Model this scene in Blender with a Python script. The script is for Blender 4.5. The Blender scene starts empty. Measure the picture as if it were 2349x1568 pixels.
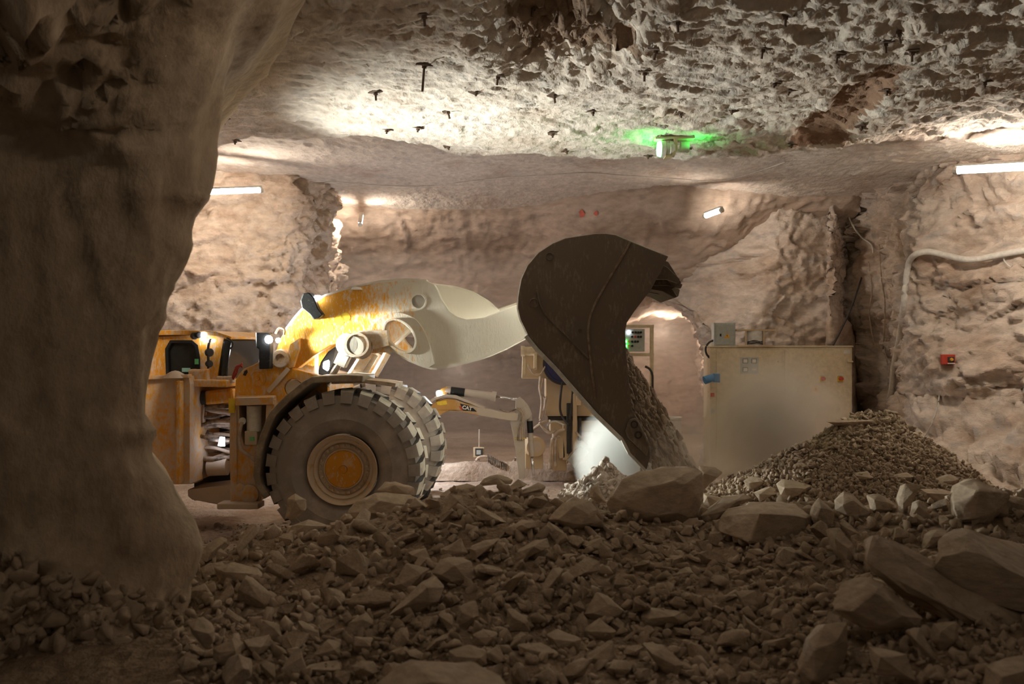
import bpy, bmesh, math, random
import numpy as np
from mathutils import Vector, Matrix
from mathutils.bvhtree import BVHTree
from mathutils.geometry import tessellate_polygon

S = bpy.context.scene
COL = S.collection
F = 2349 * 35.0 / 36.0
CX, CY, CZ = 1174.5, 784.0, 2.7

# ---------------------------------------------------------------- camera, world, exposure
cam_d = bpy.data.cameras.new('camera')
cam = bpy.data.objects.new('camera', cam_d)
COL.objects.link(cam)
cam.location = (0, 0, CZ)
cam.rotation_euler = (math.radians(90), 0, 0)
cam_d.sensor_width = 36
cam_d.lens = 35
cam_d.clip_end = 200
cam_d.dof.use_dof = True
cam_d.dof.focus_distance = 14.5
cam_d.dof.aperture_fstop = 2.0
S.camera = cam
S.view_settings.view_transform = 'Standard'
S.view_settings.look = 'None'
S.view_settings.gamma = 1.0
S.view_settings.use_curve_mapping = False
S.cycles.volume_bounces = 2
S.cycles.adaptive_threshold = 0.02
S.cycles.glossy_bounces = 2
S.cycles.transmission_bounces = 2
S.view_settings.exposure = 0.22
world = bpy.data.worlds.new('world')
S.world = world
world.use_nodes = True
world.node_tree.nodes['Background'].inputs[0].default_value = (1.0, 0.80, 0.60, 1)
# the rest of the mine behind the camera: dim, brighter towards its lit roof
wnt = world.node_tree
wsx = wnt.nodes.new('ShaderNodeSeparateXYZ')
wnt.links.new(wnt.nodes.new('ShaderNodeTexCoord').outputs['Generated'], wsx.inputs[0])
wmr = wnt.nodes.new('ShaderNodeMapRange')
wmr.inputs['From Min'].default_value = -0.05; wmr.inputs['From Max'].default_value = 0.75
wmr.inputs['To Min'].default_value = 0.03; wmr.inputs['To Max'].default_value = 0.10
wnt.links.new(wsx.outputs['Z'], wmr.inputs['Value'])
wnt.links.new(wmr.outputs[0], wnt.nodes['Background'].inputs[1])

TUBE_E = 140.0          # emission of the tube lamps
LOADER_E = 1500.0      # watts of the machine's work lights
TUNNEL_E = 60.0
EARTH = (0.5, 0.4, 0.3)

# ---------------------------------------------------------------- helpers
def W(px, py, Y):
    return Vector(((px - CX) / F * Y, Y, CZ - (py - CY) / F * Y))

def hash3(ix, iy, iz, seed):
    n = (ix.astype(np.int64) * 73856093) ^ (iy.astype(np.int64) * 19349663) ^ (iz.astype(np.int64) * 83492791) ^ (seed * 2654435761)
    n = (n ^ (n >> 13)) & 0x7fffffff
    n = (n * (n * n % 2147483647 * 15731 % 2147483647 + 789221) + 1376312589) & 0x7fffffff
    return n / float(0x7fffffff)

def vnoise(x, y, z, seed=0):
    xi, yi, zi = np.floor(x), np.floor(y), np.floor(z)
    fx, fy, fz = x - xi, y - yi, z - zi
    fx, fy, fz = (f * f * f * (f * (f * 6 - 15) + 10) for f in (fx, fy, fz))
    xi, yi, zi = xi.astype(np.int64), yi.astype(np.int64), zi.astype(np.int64)
    r = 0
    for dx in (0, 1):
        wx = fx if dx else 1 - fx
        for dy in (0, 1):
            wy = fy if dy else 1 - fy
            for dz in (0, 1):
                wz = fz if dz else 1 - fz
                r = r + wx * wy * wz * hash3(xi + dx, yi + dy, zi + dz, seed)
    return r * 2 - 1

def fbm(x, y, z, seed=0, octv=4, gain=0.5):
    a, t, f = 1.0, 0, 1.0
    for o in range(octv):
        t = t + a * vnoise(x * f + 13.7 * o, y * f + 5.1 * o, z * f + 9.3 * o, seed + o)
        a *= gain
        f *= 2.03
    return t

def facets(u, v, scale, seed=0, tilt=1.0, off=0.5):
    """broken-rock facets: every jittered cell is a randomly tilted plane, in units of the cell size"""
    u = u / scale
    v = v / scale
    ui, vi = np.floor(u).astype(np.int64), np.floor(v).astype(np.int64)
    best = np.full(u.shape, 1e9)
    h = np.zeros(u.shape)
    z0 = np.zeros_like(ui)
    for a in (-1, 0, 1):
        for b in (-1, 0, 1):
            cu, cv = ui + a, vi + b
            ju = cu + hash3(cu, cv, z0, seed)
            jv = cv + hash3(cu, cv, z0 + 1, seed)
            d = (u - ju) ** 2 + (v - jv) ** 2
            gx = hash3(cu, cv, z0 + 2, seed) * 2 - 1
            gy = hash3(cu, cv, z0 + 3, seed) * 2 - 1
            o = hash3(cu, cv, z0 + 4, seed) * 2 - 1
            hh = o * off + tilt * (gx * (u - ju) + gy * (v - jv))
            m = d < best
            best = np.where(m, d, best)
            h = np.where(m, hh, h)
    return h

def sstep(a, b, x):
    t = np.clip((x - a) / (b - a), 0, 1)
    return t * t * (3 - 2 * t)

def tag(o, label=None, cat=None, group=None, kind=None):
    if label: o['label'] = label
    if cat: o['category'] = cat
    if group: o['group'] = group
    if kind: o['kind'] = kind
    return o

def empty(name, loc, rz=0.0):
    o = bpy.data.objects.new(name, None)
    o.empty_display_size = 0.2
    COL.objects.link(o)
    o.location = loc
    o.rotation_euler = (0, 0, rz)
    return o

def link_mesh(name, verts, faces, mats, parent=None, smooth=False, midx=None, bevel=0, sharp=None):
    me = bpy.data.meshes.new(name)
    me.from_pydata([tuple(map(float, v)) for v in verts], [], [tuple(map(int, f)) for f in faces])
    if not isinstance(mats, (list, tuple)): mats = [mats]
    for m in mats: me.materials.append(m)
    if midx is not None: me.polygons.foreach_set('material_index', midx)
    if smooth: me.polygons.foreach_set('use_smooth', [True] * len(me.polygons))
    me.update()
    o = bpy.data.objects.new(name, me)
    COL.objects.link(o)
    if parent is not None: o.parent = parent
    if bevel:
        b = o.modifiers.new('bevel', 'BEVEL')
        b.width = bevel; b.segments = 2; b.limit_method = 'ANGLE'; b.angle_limit = math.radians(35)
    return o

class MB:
    """collects boxes, bars, tubes and prisms into one mesh"""
    def __init__(s):
        s.v, s.f, s.m = [], [], []
    def add(s, v, f, mi=0):
        n = len(s.v)
        s.v += [tuple(p) for p in v]
        s.f += [tuple(i + n for i in q) for q in f]
        s.m += [mi] * len(f)
        return s
    def box(s, c, d, R=None, mi=0):
        c = Vector(c)
        v = []
        for x in (-.5, .5):
            for y in (-.5, .5):
                for z in (-.5, .5):
                    p = Vector((x * d[0], y * d[1], z * d[2]))
                    if R is not None: p = R @ p
                    v.append(c + p)
        return s.add(v, [(0, 1, 3, 2), (4, 6, 7, 5), (0, 4, 5, 1), (2, 3, 7, 6), (0, 2, 6, 4), (1, 5, 7, 3)], mi)
    def bar(s, a, b, w, h, mi=0, up=(0, 0, 1)):
        a, b = Vector(a), Vector(b)
        d = (b - a)
        L = d.length
        x = d.normalized()
        u = Vector(up)
        if abs(x.dot(u)) > .98: u = Vector((0, 1, 0))
        y = u.cross(x).normalized()
        z = x.cross(y)
        R = Matrix((x, y, z)).transposed()
        return s.box((a + b) / 2, (L, w, h), R, mi)
    def cyl(s, a, b, r, r2=None, n=20, mi=0, cap=True):
        a, b = Vector(a), Vector(b)
        r2 = r if r2 is None else r2
        x = (b - a).normalized()
        u = Vector((0, 0, 1)) if abs(x.z) < .9 else Vector((1, 0, 0))
        y = u.cross(x).normalized(); z = x.cross(y)
        v = []
        for c, rr in ((a, r), (b, r2)):
            for i in range(n):
                t = 2 * math.pi * i / n
                v.append(c + (y * math.cos(t) + z * math.sin(t)) * rr)
        f = [(i, (i + 1) % n, n + (i + 1) % n, n + i) for i in range(n)]
        if cap: f += [tuple(range(n - 1, -1, -1)), tuple(range(n, 2 * n))]
        return s.add(v, f, mi)
    def lathe(s, c, axis, prof, n=48, mi=0):
        """prof: (along axis, radius)"""
        c = Vector(c); x = Vector(axis).normalized()
        u = Vector((0, 0, 1)) if abs(x.z) < .9 else Vector((1, 0, 0))
        y = u.cross(x).normalized(); z = x.cross(y)
        v = []
        for (h, r) in prof:
            for i in range(n):
                t = 2 * math.pi * i / n
                v.append(c + x * h + (y * math.cos(t) + z * math.sin(t)) * r)
        f = []
        for k in range(len(prof) - 1):
            for i in range(n):
                j = (i + 1) % n
                f.append((k * n + i, k * n + j, (k + 1) * n + j, (k + 1) * n + i))
        return s.add(v, f, mi)
    def tube(s, pts, r, n=8, mi=0, sub=6):
        P = [Vector(p) for p in pts]
        if sub > 1 and len(P) > 2:
            Q = []
            for i in range(len(P) - 1):
                p0, p1, p2, p3 = P[max(i - 1, 0)], P[i], P[i + 1], P[min(i + 2, len(P) - 1)]
                for k in range(sub):
                    t = k / sub
                    Q.append(0.5 * ((2 * p1) + (p2 - p0) * t + (2 * p0 - 5 * p1 + 4 * p2 - p3) * t * t + (3 * p1 - p0 - 3 * p2 + p3) * t ** 3))
            Q.append(P[-1]); P = Q
        v, f = [], []
        for i, p in enumerate(P):
            d = (P[min(i + 1, len(P) - 1)] - P[max(i - 1, 0)]).normalized()
            u = Vector((0, 0, 1)) if abs(d.z) < .9 else Vector((1, 0, 0))
            y = u.cross(d).normalized(); z = d.cross(y)
            for k in range(n):
                t = 2 * math.pi * k / n
                v.append(p + (y * math.cos(t) + z * math.sin(t)) * r)
        for i in range(len(P) - 1):
            for k in range(n):
                j = (k + 1) % n
                f.append((i * n + k, i * n + j, (i + 1) * n + j, (i + 1) * n + k))
        f += [tuple(range(n - 1, -1, -1)), tuple(range((len(P) - 1) * n, len(P) * n))]
        return s.add(v, f, mi)
    def prism(s, outer, y0, y1, holes=(), mi=0):
        """outer: list of (x, z); extruded along y from y0 to y1"""
        loops = [list(outer)] + [list(h) for h in holes]
        flat = [p for l in loops for p in l]
        tris = tessellate_polygon([[Vector((p[0], p[1], 0)) for p in l] for l in loops])
        n = len(flat)
        v = [(p[0], y0, p[1]) for p in flat] + [(p[0], y1, p[1]) for p in flat]
        f = [tuple(t) for t in tris] + [tuple(i + n for i in reversed(t)) for t in tris]
        k = 0
        for l in loops:
            m = len(l)
            for i in range(m):
                j = (i + 1) % m
                f.append((k + i, k + j, n + k + j, n + k + i))
            k += m
        return s.add(v, f, mi)
    def build(s, name, mats, parent=None, smooth=False, bevel=0, fix=True, autos=None):
        o = link_mesh(name, s.v, s.f, mats, parent, smooth, s.m, bevel)
        if fix:
            bm = bmesh.new(); bm.from_mesh(o.data)
            bmesh.ops.recalc_face_normals(bm, faces=bm.faces)
            if autos:
                for e in bm.edges:
                    if len(e.link_faces) == 2 and e.calc_face_angle(0) > math.radians(autos): e.smooth = False
            bm.to_mesh(o.data); bm.free()
        return o

class Frame:
    """a vertical working plane: t is measured towards the camera side, x along the heading"""
    def __init__(s, O, psi=0.0):
        s.O = Vector(O); s.psi = psi
        s.h = Vector((math.cos(psi), -math.sin(psi), 0))
        s.n = Vector((-math.sin(psi), -math.cos(psi), 0))
    def P(s, px, py, t=0.0):
        d = Vector(((px - CX) / F, 1.0, -(py - CY) / F))
        c = Vector((0, 0, CZ))
        k = (t - (c - s.O).dot(s.n)) / d.dot(s.n)
        w = c + d * k - s.O
        return Vector((w.dot(s.h), -t, w.z))
    def xz(s, pts, t=0.0):
        r = []
        for p in pts:
            q = s.P(p[0], p[1], t)
            r.append((q.x, q.z))
        return r
    def empty(s, name):
        return empty(name, s.O, -s.psi)

def smooth_loop(pts, n=4):
    """closed Catmull-Rom through the points"""
    P = [Vector((p[0], p[1])) for p in pts]
    m = len(P); r = []
    for i in range(m):
        p0, p1, p2, p3 = P[i - 1], P[i], P[(i + 1) % m], P[(i + 2) % m]
        for k in range(n):
            t = k / n
            q = 0.5 * ((2 * p1) + (p2 - p0) * t + (2 * p0 - 5 * p1 + 4 * p2 - p3) * t * t + (3 * p1 - p0 - 3 * p2 + p3) * t ** 3)
            r.append((q.x, q.y))
    return r

def open_curve(pts, n=4):
    P = [Vector((p[0], p[1])) for p in pts]
    m = len(P); r = []
    for i in range(m - 1):
        p0, p1, p2, p3 = P[max(i - 1, 0)], P[i], P[i + 1], P[min(i + 2, m - 1)]
        for k in range(n):
            t = k / n
            q = 0.5 * ((2 * p1) + (p2 - p0) * t + (2 * p0 - 5 * p1 + 4 * p2 - p3) * t * t + (3 * p1 - p0 - 3 * p2 + p3) * t ** 3)
            r.append((q.x, q.y))
    r.append((P[-1].x, P[-1].y))
    return r

# ---------------------------------------------------------------- materials
def new_mat(name):
    m = bpy.data.materials.new(name)
    m.use_nodes = True
    nt = m.node_tree
    b = nt.nodes['Principled BSDF']
    b.inputs['Specular IOR Level'].default_value = 0.3
    return m, nt, b

def noise_node(nt, co, scale, detail=4, rough=0.55, stretch=None, dist=0.0):
    n = nt.nodes.new('ShaderNodeTexNoise')
    n.inputs['Scale'].default_value = scale
    n.inputs['Detail'].default_value = detail
    n.inputs['Roughness'].default_value = rough
    n.inputs['Distortion'].default_value = dist
    if stretch:
        mp = nt.nodes.new('ShaderNodeMapping')
        mp.inputs['Scale'].default_value = stretch
        nt.links.new(co, mp.inputs['Vector'])
        co = mp.outputs['Vector']
    nt.links.new(co, n.inputs['Vector'])
    return n.outputs['Fac']

def ramp(nt, fac, stops):
    r = nt.nodes.new('ShaderNodeValToRGB')
    while len(r.color_ramp.elements) < len(stops): r.color_ramp.elements.new(0.5)
    for e, (p, c) in zip(r.color_ramp.elements, stops):
        e.position = p
        e.color = (*c, 1) if len(c) == 3 else c
    nt.links.new(fac, r.inputs['Fac'])
    return r.outputs['Color']

def mix(nt, fac, a, b):
    n = nt.nodes.new('ShaderNodeMix')
    n.data_type = 'RGBA'
    for key, val in ((0, fac), (6, a), (7, b)):
        if hasattr(val, 'is_linked') or hasattr(val, 'links'):
            nt.links.new(val, n.inputs[key])
        else:
            n.inputs[key].default_value = (*val, 1) if isinstance(val, tuple) else val
    return n.outputs[2]

def bump(nt, b, h, strength, dist):
    n = nt.nodes.new('ShaderNodeBump')
    n.inputs['Strength'].default_value = strength
    n.inputs['Distance'].default_value = dist
    nt.links.new(h, n.inputs['Height'])
    nt.links.new(n.outputs['Normal'], b.inputs['Normal'])
    return n

def math_node(nt, op, a, b=None):
    n = nt.nodes.new('ShaderNodeMath'); n.operation = op
    for i, val in enumerate((a, b)):
        if val is None: continue
        if hasattr(val, 'links'): nt.links.new(val, n.inputs[i])
        else: n.inputs[i].default_value = val
    return n.outputs[0]

def rock_mat(name, pale, brown, bias=0.5, stretch=(1, 1, 1), fine=9.0, bstr=0.6, bdist=0.04, grey=None):
    m, nt, b = new_mat(name)
    co = nt.nodes.new('ShaderNodeTexCoord').outputs['Object']
    n1 = noise_node(nt, co, 0.9, 6, 0.62, stretch, 0.3)
    n2 = noise_node(nt, co, fine, 5, 0.6, stretch, 0.0)
    c = ramp(nt, n1, [(bias - 0.13, brown), (bias + 0.10, pale)])
    if grey:
        n3 = noise_node(nt, co, 2.6, 4, 0.6, stretch)
        g = ramp(nt, n3, [(0.56, (0, 0, 0)), (0.68, (1, 1, 1))])
        c = mix(nt, math_node(nt, 'MULTIPLY', g, 0.6), c, grey)
    v = ramp(nt, n2, [(0.3, (0.78, 0.77, 0.76)), (0.7, (1.12, 1.12, 1.12))])
    mm = nt.nodes.new('ShaderNodeMix'); mm.data_type = 'RGBA'; mm.blend_type = 'MULTIPLY'
    mm.inputs[0].default_value = 1.0
    nt.links.new(c, mm.inputs[6]); nt.links.new(v, mm.inputs[7])
    nt.links.new(mm.outputs[2], b.inputs['Base Color'])
    b.inputs['Roughness'].default_value = 0.95
    b.inputs['Specular IOR Level'].default_value = 0.15
    if bstr: bump(nt, b, n2, bstr, bdist)
    return m

def paint_mat(name, base, dust, amount=0.5, scale=7.0, rough=0.5, stretch=(1, 1, 1), spec=None, grad=None, metal=0.0, bstr=0.25, specks=False):
    """painted metal under a crust of dust; grad=(x0, x1, a0, a1): crust grows along local x"""
    m, nt, b = new_mat(name)
    tc = nt.nodes.new('ShaderNodeTexCoord')
    co = tc.outputs['Object']
    n1 = noise_node(nt, co, scale, 6, 0.68, stretch)
    n2 = noise_node(nt, co, scale * 0.28, 3, 0.5)
    t = math_node(nt, 'ADD', math_node(nt, 'MULTIPLY', n1, 0.65), math_node(nt, 'MULTIPLY', n2, 0.35))
    if grad:
        sx = nt.nodes.new('ShaderNodeSeparateXYZ'); nt.links.new(co, sx.inputs[0])
        mr = nt.nodes.new('ShaderNodeMapRange')
        mr.inputs['From Min'].default_value = grad[0]; mr.inputs['From Max'].default_value = grad[1]
        mr.inputs['To Min'].default_value = grad[2] - 0.5; mr.inputs['To Max'].default_value = grad[3] - 0.5
        nt.links.new(sx.outputs['X'], mr.inputs['Value'])
        t = math_node(nt, 'ADD', t, math_node(nt, 'MULTIPLY', mr.outputs[0], 0.6))
    else:
        t = math_node(nt, 'ADD', t, (amount - 0.5) * 0.6)
    fac = ramp(nt, t, [(0.45, (0, 0, 0)), (0.60, (1, 1, 1))])
    if specks:
        n3 = noise_node(nt, co, scale * 2.6, 3, 0.6, (stretch[0] * 1.3, stretch[1], stretch[2] * .6))
        sp_ = ramp(nt, n3, [(0.60, (0, 0, 0)), (0.66, (1, 1, 1))])
        fac = math_node(nt, 'MAXIMUM', fac, sp_)
    c = mix(nt, fac, base, dust)
    nt.links.new(c, b.inputs['Base Color'])
    b.inputs['Roughness'].default_value = rough
    rr = nt.nodes.new('ShaderNodeMapRange')
    rr.inputs['To Min'].default_value = rough; rr.inputs['To Max'].default_value = 0.95
    nt.links.new(fac, rr.inputs['Value']); nt.links.new(rr.outputs[0], b.inputs['Roughness'])
    b.inputs['Metallic'].default_value = metal
    if bstr: bump(nt, b, t, bstr, 0.02)
    return m

def plain(name, c, rough=0.7, metal=0.0, emit=None, estr=0.0):
    m, nt, b = new_mat(name)
    co = nt.nodes.new('ShaderNodeTexCoord').outputs['Object']
    n = noise_node(nt, co, 14, 4, 0.6)
    cc = ramp(nt, n, [(0.3, tuple(x * 0.85 for x in c)), (0.7, tuple(min(1, x * 1.1) for x in c))])
    nt.links.new(cc, b.inputs['Base Color'])
    b.inputs['Roughness'].default_value = rough
    b.inputs['Metallic'].default_value = metal
    if emit:
        b.inputs['Emission Color'].default_value = (*emit, 1)
        b.inputs['Emission Strength'].default_value = estr
    return m

M = {}
M['ceiling'] = rock_mat('ceiling_rock', (0.68, 0.60, 0.52), (0.46, 0.34, 0.26), 0.40, (1.0, 0.55, 1.0), 8, 0.8, 0.05, grey=(0.50, 0.46, 0.43))
M['wall'] = rock_mat('wall_rock', (0.62, 0.50, 0.40), (0.40, 0.27, 0.19), 0.44, (0.8, 0.8, 1.5), 7, 0.7, 0.05)
M['wallr'] = rock_mat('pale_wall_rock', (0.64, 0.53, 0.44), (0.40, 0.28, 0.20), 0.42, (0.8, 0.8, 1.4), 6, 0.8, 0.06, grey=(0.42, 0.39, 0.37))
M['backwall'] = rock_mat('back_wall_rock', (0.52, 0.41, 0.33), (0.38, 0.28, 0.21), 0.46, (0.6, 0.6, 1.6), 5, 0.5, 0.05)
M['pillar'] = rock_mat('pillar_rock', (0.58, 0.47, 0.35), (0.45, 0.35, 0.25), 0.5, (1, 1, 0.6), 9, 0.8, 0.03)
M['floor'] = rock_mat('floor_gravel', (0.58, 0.46, 0.36), (0.42, 0.31, 0.23), 0.47, (1, 1, 1), 12, 0.9, 0.05)
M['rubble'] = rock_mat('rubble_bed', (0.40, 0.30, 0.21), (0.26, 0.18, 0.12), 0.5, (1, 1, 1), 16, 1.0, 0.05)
M['rock'] = rock_mat('rubble_rock', (0.54, 0.43, 0.33), (0.40, 0.31, 0.22), 0.5, (1, 1, 1), 13, 0.35, 0.02)
M['boulder'] = rock_mat('boulder_rock', (0.55, 0.44, 0.335), (0.40, 0.31, 0.22), 0.5, (1, 1, 2.2), 10, 0.5, 0.03)
M['grit'] = rock_mat('gravel_rock', (0.48, 0.38, 0.28), (0.34, 0.25, 0.18), 0.5, (1, 1, 1), 15, 0.3, 0.02)
M['fall'] = rock_mat('falling_rock', (0.46, 0.37, 0.28), (0.34, 0.26, 0.19), 0.5, (1, 1, 1), 15, 0.3, 0.02)
DUST = (0.62, 0.54, 0.44)
YEL = (0.72, 0.33, 0.025)
M['boom'] = paint_mat('dusty_yellow_boom', YEL, (0.66, 0.60, 0.50), scale=17, grad=(-0.7, 1.5, 0.16, 0.98), stretch=(1.7, 1, 0.65), bstr=0.55, specks=True)
M['yel'] = paint_mat('dusty_yellow_paint', YEL, DUST, 0.44, 13, stretch=(1.5, 1, 0.7), specks=True)
M['yelc'] = paint_mat('crusted_yellow_paint', (0.66, 0.31, 0.03), (0.58, 0.45, 0.33), 0.60, 13, stretch=(1.2, 1, 0.8), specks=True)
M['dusty'] = paint_mat('dust_crusted_steel', (0.30, 0.2, 0.1), (0.56, 0.45, 0.34), 0.85, 8)
M['link'] = paint_mat('dusty_link_steel', (0.52, 0.30, 0.10), (0.60, 0.50, 0.40), 0.62, 12)
M['fender'] = paint_mat('worn_fender_steel', (0.20, 0.155, 0.11), (0.36, 0.29, 0.21), 0.5, 6)
M['bucket'] = paint_mat('worn_bucket_steel', (0.15, 0.110, 0.080), (0.27, 0.215, 0.165), 0.36, 16, 0.5, (2.2, 1, 0.7), metal=0.15, bstr=0.12)
M['bucketedge'] = paint_mat('polished_bucket_steel', (0.42, 0.40, 0.37), (0.62, 0.60, 0.55), 0.6, 9, 0.45)
M['rust'] = paint_mat('rusty_weld', (0.16, 0.10, 0.06), (0.30, 0.24, 0.18), 0.5, 9)
M['tyre'] = paint_mat('tyre_sidewall', (0.26, 0.22, 0.195), (0.38, 0.325, 0.285), 0.47, 3, 0.8)
M['tread'] = paint_mat('dusty_tread', (0.26, 0.24, 0.21), (0.60, 0.55, 0.46), 0.66, 6, 0.85)
M['groove'] = plain('tread_groove', (0.10, 0.095, 0.09), 0.9)
M['rim'] = paint_mat('dusty_rim', (0.50, 0.29, 0.10), (0.58, 0.46, 0.34), 0.72, 9)
M['hub'] = paint_mat('orange_hub', (0.60, 0.26, 0.02), (0.58, 0.44, 0.30), 0.38, 8, specks=True)
M['black'] = paint_mat('black_dusty_steel', (0.015, 0.015, 0.015), (0.35, 0.31, 0.26), 0.26, 22, 0.5)
M['glass'] = plain('cab_glass', (0.025, 0.025, 0.022), 0.15)
M['hose'] = paint_mat('dusty_hose', (0.10, 0.075, 0.055), (0.42, 0.32, 0.24), 0.55, 10, 0.8)
M['hosep'] = paint_mat('pale_hose', (0.35, 0.27, 0.2), (0.55, 0.43, 0.33), 0.6, 8, 0.8)
M['cream'] = plain('cream_paint', (0.66, 0.54, 0.36), 0.55)
M['creamd'] = paint_mat('dusty_cream_paint', (0.58, 0.43, 0.25), (0.56, 0.43, 0.31), 0.5, 4)
M['greybox'] = plain('grey_enclosure', (0.40, 0.41, 0.37), 0.5)
M['chrome'] = plain('bright_rod', (0.75, 0.75, 0.74), 0.2, 1.0)
M['blue'] = plain('blue_plastic', (0.05, 0.20, 0.42), 0.5)
M['navy'] = plain('navy_drum', (0.035, 0.035, 0.10), 0.6)
M['red'] = plain('red_plastic', (0.50, 0.06, 0.035), 0.5)
M['redpaint'] = plain('red_spray', (0.62, 0.16, 0.11), 0.9)
M['yellow'] = plain('yellow_sticker', (0.75, 0.52, 0.04), 0.6)
M['orange'] = plain('warning_orange', (0.75, 0.36, 0.03), 0.6)
M['white'] = plain('white_plastic', (0.68, 0.64, 0.58), 0.6)
M['ink'] = plain('black_print', (0.015, 0.015, 0.015), 0.7)
M['dark'] = plain('dark_metal', (0.05, 0.042, 0.036), 0.7)
M['bolt'] = plain('rusty_rock_bolt', (0.13, 0.085, 0.06), 0.8)
M['cable'] = plain('grey_cable', (0.66, 0.61, 0.54), 0.6)
M['darkcable'] = plain('dark_cable', (0.06, 0.05, 0.045), 0.7)
M['tube'] = plain('lamp_tube', (0.9, 0.9, 0.9), 0.4, 0, (1.0, 0.89, 0.76), TUBE_E)
M['led'] = plain('work_light_lens', (0.9, 0.9, 0.9), 0.3, 0, (0.90, 0.95, 1.0), 25)
M['ledblue'] = plain('small_white_light', (0.9, 0.9, 0.9), 0.3, 0, (0.75, 0.82, 1.0), 14)
M['green'] = plain('green_light', (0.2, 0.9, 0.3), 0.3, 0, (0.08, 1.0, 0.18), 14)
M['greenlab'] = plain('green_label', (0.15, 0.55, 0.20), 0.6)
M['pale'] = paint_mat('dusty_lit_steel', (0.55, 0.38, 0.16), (0.68, 0.62, 0.53), 0.92, 12)  # dust crust, with brightness of lit edges and rod eye put into its colour

def scar_shade_band(m, a, b, w, col):  # brown band mixed into the base colour along a line
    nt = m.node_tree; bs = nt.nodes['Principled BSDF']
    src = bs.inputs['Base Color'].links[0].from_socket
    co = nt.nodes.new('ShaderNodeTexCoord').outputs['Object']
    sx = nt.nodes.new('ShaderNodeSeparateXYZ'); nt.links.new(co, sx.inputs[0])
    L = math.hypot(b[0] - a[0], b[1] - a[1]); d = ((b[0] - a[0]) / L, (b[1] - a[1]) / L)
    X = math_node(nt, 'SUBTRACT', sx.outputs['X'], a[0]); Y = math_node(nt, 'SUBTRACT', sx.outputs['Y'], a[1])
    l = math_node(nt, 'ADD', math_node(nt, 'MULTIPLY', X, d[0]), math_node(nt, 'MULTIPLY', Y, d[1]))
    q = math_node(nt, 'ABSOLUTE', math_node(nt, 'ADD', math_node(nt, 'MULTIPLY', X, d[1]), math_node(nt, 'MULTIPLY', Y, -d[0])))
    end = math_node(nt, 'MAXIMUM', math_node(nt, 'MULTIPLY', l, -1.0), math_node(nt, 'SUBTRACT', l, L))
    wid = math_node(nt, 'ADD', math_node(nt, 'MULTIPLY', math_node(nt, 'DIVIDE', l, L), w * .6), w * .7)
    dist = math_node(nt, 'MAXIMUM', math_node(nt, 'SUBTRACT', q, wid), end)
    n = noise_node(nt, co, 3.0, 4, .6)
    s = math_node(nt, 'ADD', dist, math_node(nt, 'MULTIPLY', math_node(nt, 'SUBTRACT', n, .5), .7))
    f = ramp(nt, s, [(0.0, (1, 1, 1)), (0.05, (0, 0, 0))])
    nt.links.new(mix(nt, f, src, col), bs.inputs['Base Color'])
scar_shade_band(M['ceiling'], (3.95, 10.4), (4.45, 14.6), .26, (.30, .19, .13))  # shaded rock face put into the colour as a brown band
scar_shade_band(M['ceiling'], (.25, 8.9), (.75, 10.3), .45, (.30, .21, .15))
M['tubefill'] = plain('fill_lamp_tube', (0.9, 0.9, 0.9), 0.4, 0, (1.0, 0.84, 0.66), 20.0)

# ---------------------------------------------------------------- the rock chamber
def grid_mesh(name, P, mat, disp, toward, smooth=True):
    """P (n, m, 3) base surface; displaced along its normal (oriented to the point `toward`)"""
    du = np.gradient(P, axis=0); dv = np.gradient(P, axis=1)
    N = np.cross(du, dv)
    N /= np.linalg.norm(N, axis=2, keepdims=True) + 1e-9
    c = np.array(toward)
    sgn = np.sign(((c - P) * N).sum(2, keepdims=True))
    flip = sgn.mean() < 0
    if flip: N = -N
    D = disp(P)
    Q = P + N * D[..., None]
    n, m = Q.shape[:2]
    idx = np.arange(n * m).reshape(n, m)
    a, b, c_, d = idx[:-1, :-1], idx[1:, :-1], idx[1:, 1:], idx[:-1, 1:]
    F4 = np.stack([a, b, c_, d] if not flip else [a, d, c_, b], -1).reshape(-1, 4)
    me = bpy.data.meshes.new(name)
    me.vertices.add(n * m)
    me.vertices.foreach_set('co', Q.reshape(-1).astype(np.float32))
    k = len(F4)
    me.loops.add(k * 4); me.polygons.add(k)
    me.loops.foreach_set('vertex_index', F4.reshape(-1).astype(np.int32))
    me.polygons.foreach_set('loop_start', (np.arange(k) * 4).astype(np.int32))
    me.polygons.foreach_set('loop_total', np.full(k, 4, np.int32))
    me.polygons.foreach_set('use_smooth', np.full(k, smooth))
    me.materials.append(mat)
    me.update(calc_edges=True); me.validate()
    o = bpy.data.objects.new(name, me)
    COL.objects.link(o)
    return o

def plan_wall(name, pts, z0, z1, mat, disp, toward, res=0.1, lean=None):
    """pts: plan polyline [(x, y)]; lean(s, z) -> (dx, dy) shift"""
    pts = open_curve(pts, 5)
    A = np.array(pts); seg = np.linalg.norm(np.diff(A, axis=0), axis=1)
    s = np.concatenate([[0], np.cumsum(seg)])
    m = int(s[-1] / res) + 2
    ss = np.linspace(0, s[-1], m)
    X = np.interp(ss, s, A[:, 0]); Y = np.interp(ss, s, A[:, 1])
    zz = np.linspace(z0, z1, int((z1 - z0) / res) + 2)
    P = np.zeros((m, len(zz), 3))
    P[..., 0] = X[:, None]; P[..., 1] = Y[:, None]; P[..., 2] = zz[None, :]
    if lean is not None:
        dx, dy = lean(P)
        P[..., 0] += dx; P[..., 1] += dy
    return grid_mesh(name, P, mat, lambda Q: disp(Q, ss[:, None] + 0 * zz[None, :], zz[None, :] + 0 * ss[:, None]), toward)

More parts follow.
